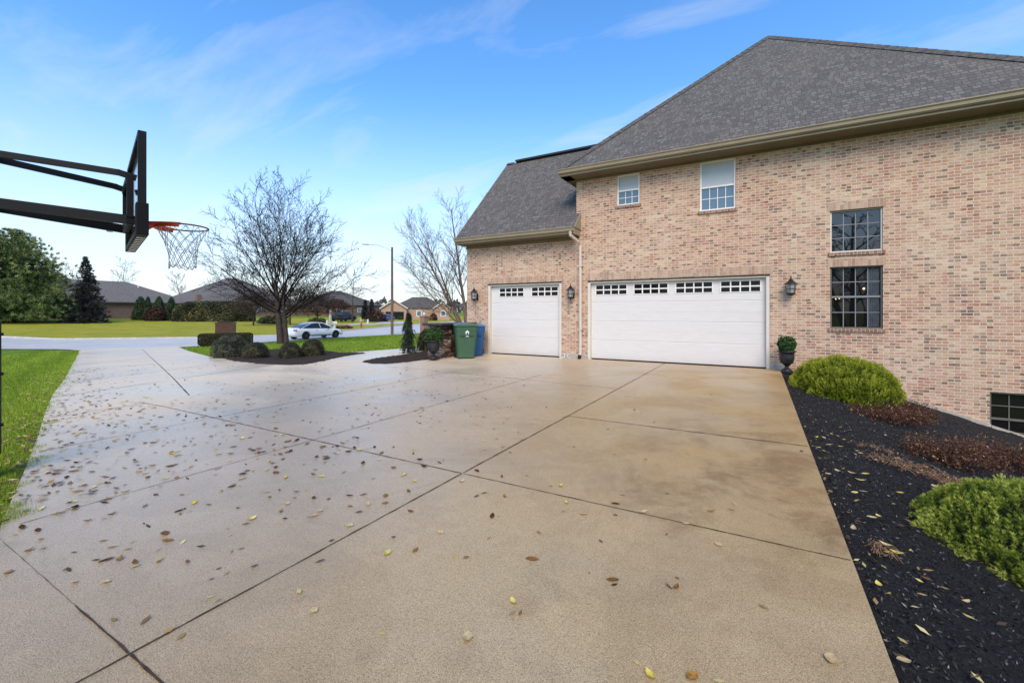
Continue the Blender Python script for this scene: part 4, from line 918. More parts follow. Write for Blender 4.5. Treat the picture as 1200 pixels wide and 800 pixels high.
M['marker'] = brick_mat('dark_red_brick', False, [(0, (.07, .03, .022)), (.4, (.10, .045, .03)), (.75, (.05, .025, .02))], (.07, .05, .04))
mb = MB(); wv = 10.2 * s; ht = 25.5 * s; prof = [(-wv, 0), (wv, 0), (wv, ht * .9), (wv * .5, ht * .98), (0, ht), (-wv * .5, ht * .98), (-wv, ht * .9)]; k = len(prof)
vs = [(a, e, b) for e in (-.25, .25) for a, b in prof]; mb.add(vs, [(i, (i + 1) % k, k + (i + 1) % k, k + i) for i in range(k)] + [tuple(range(k))[::-1], tuple(range(k, 2 * k))])
mb.build('body', M['marker'], r, False); mb = MB(); vs = [(a * 1.06, e, b + .0) for e in (-.29, .29) for a, b in [(-wv, ht * .905), (-wv * .5, ht * .985), (0, ht * 1.005), (wv * .5, ht * .985), (wv, ht * .905), (wv, ht * .95), (wv * .5, ht * 1.03), (0, ht * 1.05), (-wv * .5, ht * 1.03), (-wv, ht * .95)]]
k = 10; mb.add(vs, [(i, (i + 1) % k, k + (i + 1) % k, k + i) for i in range(k)] + [(0, 1, 8, 9), (1, 2, 7, 8), (2, 3, 6, 7), (3, 4, 5, 6), (10, 11, 18, 19), (11, 12, 17, 18), (12, 13, 16, 17), (13, 14, 15, 16)]); mb.build('coping', M['cap'], r, False)

# ================================================================== TREES
def grow(mb, tips, p, d, L, r, lvl, P_, rs):
    n = P_['seg'][lvl]; pts = [Vector(p)]; rad = [r]; d = d.normalized(); end = P_['taper'][lvl]
    for i in range(n):
        d = (d + Vector((rs.gauss(0, 1), rs.gauss(0, 1), rs.gauss(0, 1))) * P_['wob'][lvl] + Vector((0, 0, P_['up'][lvl]))).normalized()
        pts.append(pts[-1] + d * L / n); rad.append(r * (1 - (1 - end) * (i + 1) / n))
    mb[min(lvl, 1)].tube(pts, rad, P_['sides'][lvl], False)
    if lvl == len(P_['kids']): tips.append((pts[-1], d)); return
    k = P_['kids'][lvl]; ph0 = rs.uniform(0, 6.28)
    for j in range(k):
        t = P_['from'][lvl] + (1 - P_['from'][lvl]) * ((j + rs.random()) / k); f = t * n; i = min(int(f), n - 1); q = pts[i].lerp(pts[i + 1], f - i); ax = (pts[i + 1] - pts[i]).normalized()
        a = ax.orthogonal().normalized(); b = ax.cross(a); ph = ph0 + j * 2.4 + rs.uniform(-.4, .4); sp = math.radians((P_['fan'][0] + (P_['fan'][1] - P_['fan'][0]) * (1 - j / k) + rs.uniform(-6, 6)) if (lvl == 0 and 'fan' in P_) else P_['ang'][lvl] + rs.uniform(-12, 12))
        nd_ = ax * math.cos(sp) + (a * math.cos(ph) + b * math.sin(ph)) * math.sin(sp)
        rr = rad[i] * P_['rr'][lvl]; LL = L * P_['lr'][lvl] * (1 - P_['fall'][lvl] * t) * rs.uniform(.75, 1.15)
        grow(mb, tips, q, nd_, LL, max(rr, P_['rmin']), lvl + 1, P_, rs)
    if lvl > 0: tips.append((pts[-1], d))
def bare_tree(name, loc, label, trunks, P_, seed, mt, mbk, leafn=0, leafsize=.05, cat='tree', group=None, rot=0):
    rs = random.Random(seed); r = thing(name, loc, label, cat, group, rot); mb = [MB(), MB()]; tips = []
    for (p, d, L, rad) in trunks: grow(mb, tips, p, Vector(d), L, rad, 0, P_, rs)
    mb[0].build('trunk', mbk, r, False, smooth=True); mb[1].build('branches', mt, r, False)
    if leafn and tips:
        T_ = [tips[rs.randrange(len(tips))] for _ in range(leafn)]; Pp = np.array([[p.x, p.y, p.z] for p, d in T_]) + rng.normal(0, .05, (leafn, 3))
        V, F, T = leaves(Pp, rng.normal(0, 1, (leafn, 3)), leafsize, 1, .7); np_mesh('leaves', V, F, M['lingering'], r, False, T)
    return r
PT = dict(seg=[6, 7, 5, 4, 3], taper=[.35, .25, .3, .4, .5], wob=[.03, .09, .13, .16, .18], up=[.02, .055, .05, .04, .03], sides=[10, 6, 4, 3, 3], kids=[9, 7, 7, 5], **{'from': [.28, .18, .15, .15]}, ang=[50, 42, 42, 42], rr=[.42, .5, .5, .55], lr=[.72, .55, .55, .55], fall=[.25, .45, .45, .4], rmin=.0065)
tx, ty, tz, td = ground(329, 402.5)
main = dict(PT); main['kids'] = [14, 11, 7, 4]; main['lr'] = [1.42, .42, .50, .55]; main['from'] = [.42, .14, .12, .12]; main['fan'] = (12, 68); main['ang'] = [58, 34, 32, 30]; main['fall'] = [.0, .30, .35, .3]; main['taper'] = [.45, .12, .2, .4, .5]; main['up'] = [.02, .035, .03, .03, .03]; main['wob'] = [.03, .05, .06, .08, .08]; main['rr'] = [.36, .45, .5, .5]; main['seg'] = [5, 9, 5, 4, 3]; main['rmin'] = .0105
sv = Vector((CS, SN, 0))       # to the right as seen from the camera
bare_tree('bare_tree', (tx, ty, tz - .05), 'large spreading bare tree with twin dark trunks in the island bed', [((0, 0, 0), (-.02, 0, 1), 4.3, .24), (sv * .40 + Vector((0, 0, 0)), (-.06 * sv.x, -.06 * sv.y, 1), 3.9, .17)], main, 5, M['twig'], M['bark'], 520, .05)
# birch, several leaning stems
bx, by, bz, bd = bearing(547, 34)[0], bearing(547, 34)[1], 0, 34; bz = h(bx)
B_ = dict(PT); B_['seg'] = [9, 6, 5, 3]; B_['kids'] = [18, 9, 7]; B_['from'] = [.22, .15, .15]; B_['ang'] = [34, 32, 32]; B_['lr'] = [.42, .5, .5]; B_['fall'] = [.55, .4, .4]; B_['up'] = [.012, .05, .03, .02]; B_['rr'] = [.38, .5, .5]; B_['rmin'] = .008; B_['wob'] = [.04, .05, .06, .07]; B_['taper'] = [.12, .2, .3, .4]; B_['sides'] = [8, 5, 3, 3]
def lean(a, z=1): v = sv * a + Vector((0, 0, z)); return (v.x, v.y, v.z)
bare_tree('birch_tree', (bx, by, bz), 'multi stemmed bare birch with pale bark behind the stone pier', [((0, 0, 0), lean(-.60), 9.4, .15), ((0, 0, 0), lean(-.12), 9.9, .16), ((0, 0, 0), lean(.26), 9.6, .15), ((-.1, .1, 0), lean(-.36), 9.4, .10), ((.1, .1, 0), lean(-.9), 7.4, .08)], B_, 9, M['twig_pale'], M['bark_pale'])
S_ = dict(PT); S_['seg'] = [6, 5, 4, 3]; S_['kids'] = [12, 6, 5]; S_['from'] = [.28, .2, .2]; S_['ang'] = [45, 42, 42]; S_['lr'] = [.5, .5, .5]; S_['fall'] = [.5, .4, .4]; S_['rr'] = [.45, .5, .5]; S_['rmin'] = .018; S_['sides'] = [6, 4, 3, 3]; S_['taper'] = [.15, .3, .4, .5]
x, y, z, d = ground(412.5, 377.5); bare_tree('bare_tree', (x, y, z), 'slender bare tree on the far lawn left of the street lamp', [((0, 0, 0), (0, 0, 1), 52 * d / FPX, .16)], S_, 21, M['twig_grey'], M['bark'])
for px, dd, hh, lab, sd_ in [(82, 105, 11, 'hazy bare tree behind the far left house beside the dark spruce', 31), (143, 112, 12.0, 'hazy bare tree top showing above the far left house ridge', 32), (212, 118, 10.0, 'hazy bare tree between the two far left roofs', 33), (566, 60, 13.5, 'tall bare tree rising behind the garage wing roof edge', 34), (577, 66, 16, 'tallest bare tree half hidden behind the garage wing roof', 35)]:
    x, y = bearing(px, dd); S2 = dict(S_); S2['rmin'] = .03 if dd > 80 else .016; bare_tree('bare_tree', (x, y, h(x)), lab, [((0, 0, 0), (0, 0, 1), hh, .2)], S2, sd_, M['twig_grey'], M['twig_grey'])
# a tree behind the camera, seen mirrored in the tall window
Rf = dict(S_); Rf['kids'] = [10, 6, 4]; Rf['rmin'] = .03
bare_tree('bare_tree', (5.2, -8.5, -1.5), 'dark bare tree whose reflection shows in the upper square window', [((0, 0, 0), (0, 0, 1), 9, .28), ((.2, 0, 0), (-.4, .2, 1), 8, .2), ((-.2, 0, 0), (.4, 0, 1), 8, .2)], Rf, 41, M['twig'], M['bark'])

def conifer(name, loc, H, R, label, m, layers, per, clump, csize, shape=1.0, droop=-.15, base=.06, rag=.25, cat='tree', group=None, trunk_r=.15, nper=14, w_=.05, top=0):
    r = thing(name, loc, label, cat, group); P_, N_ = [], []; tb = MB(); tb.tube([(0, 0, 0), (0, 0, H * .5), (0, 0, H * .97)], [trunk_r, trunk_r * .6, .02], 7); bb = tb
    for i in range(layers):
        t = (i + .5) / layers; z = H * (base + (1 - base) * t); rad = R * ((1 - t) ** shape * (1 - top) + top * math.sqrt(max(0, 1 - t ** 3)))
        k = max(3, int(per * (.35 + rad / R)))
        for j in range(k):
            a = random.uniform(0, 6.283); L = rad * random.uniform(1 - rag, 1 + rag * .6); e = (L * math.cos(a), L * math.sin(a), z + droop * L + random.uniform(-.03, .05) * H * .3)
            bb.tube([(0, 0, z), e], [.03, .01], 3, False)
            n = max(2, int(clump * (L / R) + 1))
            for q in range(n):
                f = .25 + .78 * (q + random.random()) / n; sp = .10 * L
                P_.append((e[0] * f + random.gauss(0, sp), e[1] * f + random.gauss(0, sp), z + (e[2] - z) * f + random.gauss(0, sp * .28))); N_.append((math.cos(a), math.sin(a), .30))
    bb.build('trunk', M['bark'], r, False); P_ = np.array(P_); N_ = unit(np.array(N_))
    nz = clump_noise(P_, 2.4 / R, H); ti = np.clip(.42 + nz * .7 + rng.normal(0, .14, len(P_)), 0, 1)
    V, F, T = needles(P_, N_, nper, csize, csize * w_ * 2, .65, ti); np_mesh('foliage', V, F, m, r, False, T); return r
x, y = bearing(14, 57); conifer('pine_tree', (x, y, h(x)), 12.2, 6.6, 'big bushy green pine at the far left edge of the lawn', M['pine'], 27, 36, 11, .36, .8, .06, .02, .24, trunk_r=.4, nper=34, w_=.035, top=.42)
x, y = bearing(100.5, 60); conifer('spruce_tree', (x, y, h(x)), 9.0, 2.5, 'dark bluish spruce standing in front of the far left house', M['spruce'], 36, 15, 6, .32, .95, -.20, .02, .32, trunk_r=.2, nper=16, w_=.08)
for px, hp, wp, lab in [(165, 27, 8.5, 'widest dark green cone shaped arborvitae by the far left house'), (173.5, 27, 5, 'slim arborvitae squeezed behind the widest cone shaped one'), (186.5, 27.5, 7.5, 'middle cone shaped arborvitae by the far left house'), (201, 27, 6.5, 'rightmost cone shaped arborvitae beside the big clipped hedge')]:
    x, y = bearing(px, 71); s = 71 / FPX; H_ = hp * s; z = h(x) 
    r = thing('arborvitae', (x, y, z), lab, 'tree', 'cone shaped arborvitae by the far house'); n = 2600; t = rng.uniform(0, 1, n); a = rng.uniform(0, 6.283, n); rad = wp * s * np.sqrt(np.clip((1 - t) * (1.15 + .0 * t), 0, 1)) * (1 + .10 * np.sin(a * 3 + t * 9)) * rng.uniform(.78, 1.03, n)
    Pp = np.stack([np.cos(a) * rad, np.sin(a) * rad, t * H_], 1); Nn = np.stack([np.cos(a), np.sin(a), .9 * np.ones(n)], 1); ti = np.clip(.4 + clump_noise(Pp, 1.1, px) * .7, 0, 1)
    V, F, T = leaves(Pp, unit(Nn), .13, .5, .4, ti); np_mesh('foliage', V, F, M['arbor'], r, False, T); mb = MB(); mb.lathe([(wp * s * .82, .02), (wp * s * .72, H_ * .3), (wp * s * .5, H_ * .6), (.02, H_ * .95)], (0, 0, 0), 12); mb.build('inner_twigs', M['core'], r, False)
x, y = bearing(181, 69.5); dome_shrub('shrub', (x, y, h(x)), 1.6, 1.3, 2.1, M['maroon'], 'reddish brown low shrub between the cone shaped arborvitae', 1500, .12)
# big clipped hedge across the road
x, y = bearing(252.5, 73); s = 73 / FPX; r = thing('clipped_hedge', (x, y, h(x) - .1), 'big rounded olive clipped hedge on the far lawn', 'hedge', None, math.atan2(y, x) + math.pi / 2)
n = 15000; Pp = unit(rng.normal(0, 1, (n, 3))); Pp[:, 2] = np.abs(Pp[:, 2]); q = (np.abs(Pp) ** 4).sum(1, keepdims=True) ** .25; Pp = Pp / q; Nn = unit(Pp * 1.0); Pp = Pp * np.array([39.5 * s, 2.2, 23 * s]) ; Pp += rng.normal(0, .06, (n, 3)); ti = np.clip(.4 + clump_noise(Pp, .6) * .9 + clump_noise(Pp, 2.5) * .5, 0, .95); ti[rng.uniform(0, 1, n) < .006] = 1
V, F, T = leaves(Pp, Nn, .13, .6, .6, ti); np_mesh('foliage', V, F, M['hedge'], r, False, T); mb = MB()
k = 28; prof = [(.93 * math.cos(a) ** .5, .93 * math.sin(a) ** .8) for a in np.linspace(0, math.pi / 2 - .05, 9)]; vs = [(q_[0] * 39.5 * s * np.sign(math.cos(t)) * abs(math.cos(t)) ** .6, q_[0] * 2.2 * np.sign(math.sin(t)) * abs(math.sin(t)) ** .6, q_[1] * 23 * s) for q_ in prof for t in [2 * math.pi * j / k for j in range(k)]]
mb.add(vs, [(i * k + j, i * k + (j + 1) % k, (i + 1) * k + (j + 1) % k, (i + 1) * k + j) for i in range(8) for j in range(k)] + [tuple(8 * k + j for j in range(k))]); mb.build('inner_twigs', M['core'], r, False)
# weeping conifer in bed
x, y, z, d = ground(478.5, 413.5); s = d / FPX; H_ = 47 * s
r = thing('weeping_conifer', (x, y, z), 'narrow weeping dark conifer with a thin tip in the small mulch bed', 'tree'); Pp, Nn = [], []; tb = MB()
tb.tube([(0, 0, 0), (.02, 0, H_ * .5), (-.03, .02, H_ * .85), (.06, 0, H_ * .99)], [.05, .04, .02, .006], 6); tb.build('trunk', M['bark'], r, False)
for i in range(330):
    t = random.random() ** .9; z0 = H_ * (.12 + .86 * t); a = random.uniform(0, 6.283); lump = 1 + .9 * math.sin(t * 15 + a) ; rad = 9.5 * s * ((1 - t) ** .55) * random.uniform(.5, 1.25) * (.62 + .30 * lump); dr = random.uniform(.2, .55) * (1.1 - t) * H_ * .6
    for q in range(8):
        f = (q + 1) / 8; Pp.append((rad * math.cos(a) * math.sqrt(f), rad * math.sin(a) * math.sqrt(f), max(.02, z0 + .04 * math.sin(f * 3) - dr * f * f))); Nn.append((math.cos(a) * .4, math.sin(a) * .4, -.8))
Pp = np.array(Pp); V, F, T = needles(Pp, unit(np.array(Nn)), 9, .075, .006, .6, np.clip(.4 + clump_noise(Pp, 5) * .8, 0, 1)); np_mesh('foliage', V, F, M['weeper'], r, False, T)

# ================================================================== STREET THINGS
x, y, z, d = ground(459.5, 391.3); x, y = bearing(459.5, 45.5); z = h(x); s = 45.5 / FPX; H_ = 102 * s
lampo = thing('street_lamp', (x, y, z), 'tall wooden pole street lamp with one long arm beside the road', 'street lamp')
M['pole'] = bark_mat('weathered_wood_pole', (.09, .06, .05), (.22, .16, .13)); M['alu'] = simple('grey_aluminium', (.30, .31, .32), .45, .5, metal=.3)
mb = MB(); mb.tube([(0, 0, -.2), (0, 0, H_ * .5), (0, 0, H_)], [.15, .13, .11], 10); mb.build('pole', M['pole'], lampo, False)
mb = MB(); e = -sv * 2.5 + Vector((0, 0, H_ + .28)); mb.tube([(0, 0, H_ - .45), -sv * .8 + Vector((0, 0, H_ + .0)), -sv * 1.6 + Vector((0, 0, H_ + .22)), e], .032, 6); arm = mb.build('arm', M['alu'], lampo, False)
mb = MB(); mb.bar(e + sv * .05, e - sv * .62 + Vector((0, 0, .02)), .24, .10); mb.build('lamp_head', M['alu'], arm, False, bevel=.03)
M['mailbrick'] = brick_mat('mailbox_brick', False, [(0, (.36, .20, .14)), (.5, (.28, .15, .11))], (.3, .25, .2)); M['stucco'] = simple('pale_post', (.62, .60, .55), .7)
x, y = bearing(497, 47); r = thing('brick_mailbox_pillar', (x, y, h(x)), 'brick mailbox pillar with a white globe on top across the front lawn', 'mailbox'); mb = MB(); mb.box(-.30, .30, -.30, .30, 0, 1.75); mb.box(-.36, .36, -.36, .36, 1.753, 1.85); mb.build('pillar', M['mailbrick'], r, False)
mb = MB(); mb.lathe([(.05, 1.852), (.05, 1.90), (.12, 1.95), (.15, 2.05), (.12, 2.15), (.02, 2.2)], (0, 0, 0), 12); mb.build('globe', M['white'], r, False); mb = MB(); mb.box(-.55, -.302, -.12, .2, 1.0, 1.4); mb.build('letter_box', M['steel'], r, False)

# cars ---------------------------------------------------------------
def car(loc, rot, label, paint, prof, roofp, L, W, belt, glass, cat='car'):
    """prof: (y, z) upper outline of lower body; roofp: (y, z, halfwidth) greenhouse"""
    r = thing('parked_car', loc, label, cat, None, rot); mb = MB(); vs = []; ring = 12
    for y_, zt, hw in prof:
        zb = .24 if abs(y_) < L / 2 - .12 else .34
        q = [(-hw * .86, zb), (-hw * .98, zb + .10), (-hw, zb + .28), (-hw * .985, (zb + zt) / 2 + .08), (-hw * .93, zt - .05), (-hw * .72, zt), (hw * .72, zt), (hw * .93, zt - .05), (hw * .985, (zb + zt) / 2 + .08), (hw, zb + .28), (hw * .98, zb + .10), (hw * .86, zb)]
        vs += [(a, y_, b) for a, b in q]
    n = len(prof); mb.add(vs, [(i * ring + k, i * ring + (k + 1) % ring, (i + 1) * ring + (k + 1) % ring, (i + 1) * ring + k) for i in range(n - 1) for k in range(ring)] + [tuple(range(ring)), tuple((n - 1) * ring + k for k in range(ring))])
    body = mb.build('body', paint, r, False, smooth=True)
    # greenhouse: glass volume with painted roof skin over it
    g_ = MB(); vs = []
    for y_, z_, hw in roofp: vs += [(-hw, y_, z_), (hw, y_, z_)]
    base = [(-W / 2 * .90, roofp[0][0], belt), (W / 2 * .90, roofp[0][0], belt)]
    bl = [(-W / 2 * .90, q[0], min(belt, q[1])) for q in roofp]; br = [(W / 2 * .90, q[0], min(belt, q[1])) for q in roofp]; k = len(roofp)
    V_ = [(-q[2], q[0], q[1]) for q in roofp] + [(q[2], q[0], q[1]) for q in roofp] + bl + br; F_ = []
    for i in range(k - 1): F_ += [(i, i + 1, k + i + 1, k + i), (2 * k + i, 2 * k + i + 1, i + 1, i), (3 * k + i, k + i, k + i + 1, 3 * k + i + 1)]
    F_ += [(0, k, 3 * k, 2 * k), (k - 1, 2 * k - 1, 4 * k - 1, 3 * k - 1)]
    g_.add(V_, F_); g_.build('windows', glass, r, False)
    ro = MB(); mid = roofp[1:-1] if len(roofp) > 4 else roofp
    tp = [q for q in roofp if q[1] > belt + (max(z for _, z, _ in roofp) - belt) * .72]
    for a_, b_ in zip(tp[:-1], tp[1:]):
        v8 = [(-a_[2] - .012, a_[0], a_[1] + .012), (a_[2] + .012, a_[0], a_[1] + .012), (b_[2] + .012, b_[0], b_[1] + .012), (-b_[2] - .012, b_[0], b_[1] + .012), (-a_[2] - .03, a_[0], a_[1] - .06), (a_[2] + .03, a_[0], a_[1] - .06), (b_[2] + .03, b_[0], b_[1] - .06), (-b_[2] - .03, b_[0], b_[1] - .06)]
        ro.add(v8, [(0, 1, 2, 3), (0, 4, 5, 1), (3, 2, 6, 7), (0, 3, 7, 4), (1, 5, 6, 2)])
    # pillars
    for sx in (-1, 1):
        for yb, zb_, yt, zt_, hwt in ((roofp[0][0], belt - .02, tp[0][0], tp[0][1], tp[0][2]), (roofp[-1][0], belt - .02, tp[-1][0], tp[-1][1], tp[-1][2])): ro.bar((sx * (W / 2 * .90 + .006), yb, zb_), (sx * (hwt + .012), yt, zt_ - .02), .03, .07)
        ro.bar((sx * (W / 2 * .90 + .006), .0, belt), (sx * (tp[len(tp) // 2][2] + .02), -.06, tp[len(tp) // 2][1] - .03), .02, .05)
    ro.build('roof', paint, r, False, smooth=False)
    for yy in (-L * .295, L * .30):
        for sx in (-1, 1):
            w1 = MB(); w1.lathe([(.20, -.10), (.31, -.105), (.335, -.08), (.335, .08), (.31, .105), (.20, .10)], (sx * (W / 2 - .10), yy, .335), 24, 'x'); wh = w1.build('wheel', M['rubber'], r, False)
            w2 = MB(); w2.lathe([(.01, sx * .09), (.06, sx * .10), (.205, sx * .085), (.205, sx * .06)] if sx > 0 else [(.205, -.06), (.205, -.085), (.06, -.10), (.01, -.09)], (sx * (W / 2 - .10), yy, .335), 20, 'x')
            for q in range(5): t = q * 1.2566; w2.bar((sx * (W / 2 + .002), yy, .335), (sx * (W / 2 + .002), yy + .19 * math.cos(t), .335 + .19 * math.sin(t)), .03, .03)
            w2.build('rim', M['alloy'], wh, False)
            ac = MB()
            for i in range(10):
                t0, t1 = math.pi * i / 10, math.pi * (i + 1) / 10; R1, R2 = .345, .385
                ac.add([(sx * (W / 2 + .006), yy + R_ * math.cos(t), .335 + R_ * math.sin(t)) for t in (t0, t1) for R_ in (R1, R2)] + [(sx * (W / 2 - .16), yy + R_ * math.cos(t), .335 + R_ * math.sin(t)) for t in (t0, t1) for R_ in (R1, R2)], [(0, 1, 3, 2), (0, 2, 6, 4), (1, 5, 7, 3)])
            ac.build('wheel_arch', M['rubber'], body, False)
    for sx in (-1, 1):
        l1 = MB(); l1.bar((sx * W * .34, L / 2 - .10, .66), (sx * W * .47, L / 2 - .34, .68), .10, .09); l1.build('headlight', M['lens'], body, False)
        l2 = MB(); l2.bar((sx * W * .34, -L / 2 + .03, .80), (sx * W * .485, -L / 2 + .16, .81), .09, .09); l2.build('tail_light', M['taillight'], body, False)
        m_ = MB(); m_.bar((sx * W * .46, L * .135, belt + .03), (sx * (W / 2 + .14), L * .125, belt + .05), .10, .11); m_.build('wing_mirror', M['black'], body, False, bevel=.02)
        t_ = MB(); t_.bar((sx * (W / 2 - .01), -L * .2, .30), (sx * (W / 2 - .01), L * .2, .30), .03, .07); t_.build('sill_trim', M['black'], body, False)
        for yy in (-.35, .62): h_ = MB(); h_.bar((sx * (W / 2 + .004), yy, .78), (sx * (W / 2 + .004), yy - .18, .78), .02, .025); h_.build('door_handle', M['alloy'], body, False)
    return r
M['alloy'] = simple('dark_alloy', (.10, .10, .11), .35, .5, metal=.5); M['taillight'] = simple('red_lens', (.25, .015, .012), .25, .5); M['carwhite'] = simple('white_car_paint', (.86, .85, .83), .25, .5, var=.02); M['carblack'] = simple('black_car_paint', (.012, .012, .014), .25, .5); M['carblue'] = simple('blue_car_paint', (.03, .06, .14), .3, .5)
M['carglass'] = glass_mat('car_glass', (.02, .024, .028), .05, 1.5)
sedan = [(-2.44, .62, .72), (-2.40, .90, .80), (-2.2, .985, .87), (-1.7, 1.0, .92), (-1.0, .97, .93), (.2, .93, .93), (1.0, .92, .93), (1.5, .88, .92), (2.0, .79, .88), (2.32, .68, .80), (2.44, .52, .68)]
sroof = [(-1.95, 1.0, .64), (-1.35, 1.26, .60), (-.75, 1.40, .58), (-.15, 1.44, .58), (.35, 1.40, .58), (.75, 1.24, .62), (1.25, .95, .70)]
cx_, cy_ = -34.55, 25.2; car((cx_, cy_, h(cx_) - .012), math.radians(-2), 'white sedan parked on the road behind the bare tree', M['carwhite'], sedan, sroof, 4.9, 1.86, .94, M['carglass'])
pick = [(-2.7, .95, .90), (-2.65, 1.12, .95), (-1.0, 1.15, .97), (.3, 1.14, .97), (1.4, 1.12, .96), (2.2, 1.10, .95), (2.62, 1.02, .90), (2.7, .7, .85)]
proof = [(-.95, 1.2, .74), (-.85, 1.75, .68), (.2, 1.82, .68), (.8, 1.76, .69), (1.35, 1.2, .76)]
x, y = bearing(402.5, 82); car((x, y, h(x) + .05), math.radians(10), 'black pickup truck parked behind the slender bare tree', M['carblack'], pick, proof, 5.4, 1.98, 1.14, M['carglass'], 'pickup truck')
x, y = bearing(452.5, 88); car((x, y, h(x) + .0), math.radians(70), 'dark blue car parked in front of the open far garage', M['carblue'], sedan, sroof, 4.5, 1.8, .94, M['carglass'])

# far houses ----------------------------------------------------------
M['fbrick1'] = brick_mat('brown_far_brick', False, [(0, (.20, .105, .075)), (.5, (.15, .08, .06)), (.8, (.25, .14, .10))], (.19, .14, .11)); M['fbrick2'] = brick_mat('orange_far_brick', False, [(0, (.42, .26, .17)), (.5, (.50, .33, .22)), (.8, (.34, .19, .13))], (.40, .33, .27))
M['froof1'] = shingle_mat('far_shingle_warm', .95); M['froof2'] = shingle_mat('far_shingle_slate', .62); M['froof3'] = shingle_mat('far_shingle_brown', .85)
def hip(mb, x0, x1, y0, y1, ze, zr, oh=.5, gable=None):
    x0 -= oh; x1 += oh; y0 -= oh; y1 += oh; W_, L_ = x1 - x0, y1 - y0
    if L_ >= W_:
        a = W_ / 2; cxm = (x0 + x1) / 2; A_, B_2 = (cxm, y0 + a, zr), (cxm, y1 - a, zr); p = (zr - ze) / a
        roof_poly(mb, [(x1, y0, ze), (x1, y1, ze), B_2, A_], (0, 1, 0), (-1, 0, p)); roof_poly(mb, [(x0, y1, ze), (x0, y0, ze), A_, B_2], (0, -1, 0), (1, 0, p)); roof_poly(mb, [(x0, y0, ze), (x1, y0, ze), A_], (1, 0, 0), (0, 1, p)); roof_poly(mb, [(x1, y1, ze), (x0, y1, ze), B_2], (-1, 0, 0), (0, -1, p))
    else:
        a = L_ / 2; cym = (y0 + y1) / 2; A_, B_2 = (x0 + a, cym, zr), (x1 - a, cym, zr); p = (zr - ze) / a
        roof_poly(mb, [(x0, y0, ze), (x1, y0, ze), B_2, A_], (1, 0, 0), (0, 1, p)); roof_poly(mb, [(x1, y1, ze), (x0, y1, ze), A_, B_2], (-1, 0, 0), (0, -1, p)); roof_poly(mb, [(x0, y1, ze), (x0, y0, ze), A_], (0, -1, 0), (1, 0, p)); roof_poly(mb, [(x1, y0, ze), (x1, y1, ze), B_2], (0, 1, 0), (-1, 0, p))
def far_win(parent, xf, ya, yb, za, zb, m=None):      # window on a wall facing +x
    f = MB(); f.box(xf + .003, xf + .06, ya, yb, za, zb); w_ = f.build('window', M['white'], parent); g_ = MB(); g_.box(xf + .062, xf + .075, ya + .09, (ya + yb) / 2 - .04, za + .09, zb - .09); g_.box(xf + .062, xf + .075, (ya + yb) / 2 + .04, yb - .09, za + .09, zb - .09); g_.build('glass', m or M['glass_blue'], w_)
def far_house(x0, x1, y0, y1, gz, wh, rz_, brick, rf, label, wins, name='ranch_house'):
    r = thing(name, ((x0 + x1) / 2, (y0 + y1) / 2, gz), label, 'house'); mb = MB(); mb.box(x0, x1, y0, y1, gz - .4, gz + wh - .03); mb.build('wall', brick, r)
    mb = MB(); hip(mb, x0, x1, y0, y1, gz + wh, rz_); mb.build('roof', rf, r); mb = MB(); mb.box(x0 - .5, x1 + .5, y0 - .5, y1 + .5, gz + wh - .20, gz + wh - .055); mb.build('fascia', M['fasc'], r)
    for ya, yb in wins: far_win(r, x1, ya, yb, gz + .9, gz + 2.2)
    return r
M['fasc'] = simple('dark_fascia', (.06, .045, .035), .7)
r = far_house(-110, -95, 12, 42.6, .45, 2.75, 7.15, M['fbrick1'], M['froof1'], 'long brown brick ranch house with grey hip roof beyond the left lawn', [(26.6, 28.2), (14, 16)])
mb = MB(); mb.tube([(-100.5, 36.2, 4.5), (-100.5, 36.2, 6.35)], .13, 6); mb.build('roof_vent', M['white'], r)
r = far_house(-122, -100, 46.5, 70, .6, 2.75, 9.8, M['fbrick1'], M['froof3'], 'brown roofed ranch house behind the big clipped hedge', [(50, 52), (57, 59), (63, 65)])
mb = MB(); mb.box(-103, -102.2, 46.8, 47.6, 3.6, 5.2); mb.build('chimney', M['fbrick1'], r)
r = far_house(-112, -97, 74, 92, .55, 2.9, 7.6, M['fbrick1'], M['froof2'], 'slate roofed house behind the black pickup truck', [(77, 79), (84, 86)])
# orange brick house at the street's end
cxh, cyh = bearing(490, 105); base = thing('ranch_house', (cxh, cyh, h(cxh)), 'orange brick ranch house with open double garage at the end of the road', 'house', None, math.atan2(cyh, cxh) - math.pi / 2)
s = 105 / FPX; ga = h(cxh) - .0; k = s / 1.0
def U(px): return (px - 490) * s * 1.0
def Zp(py): return CAMZ + (HOR - py) / FPX * 105 - h(cxh)
mb = MB(); mb.box(U(449), U(477), -2, 8, -.8, Zp(361.5)); mb.box(U(477), U(508), 0, 8, -.8, Zp(362)); mb.box(U(508), U(526), -2, 8, -.8, Zp(361.5))
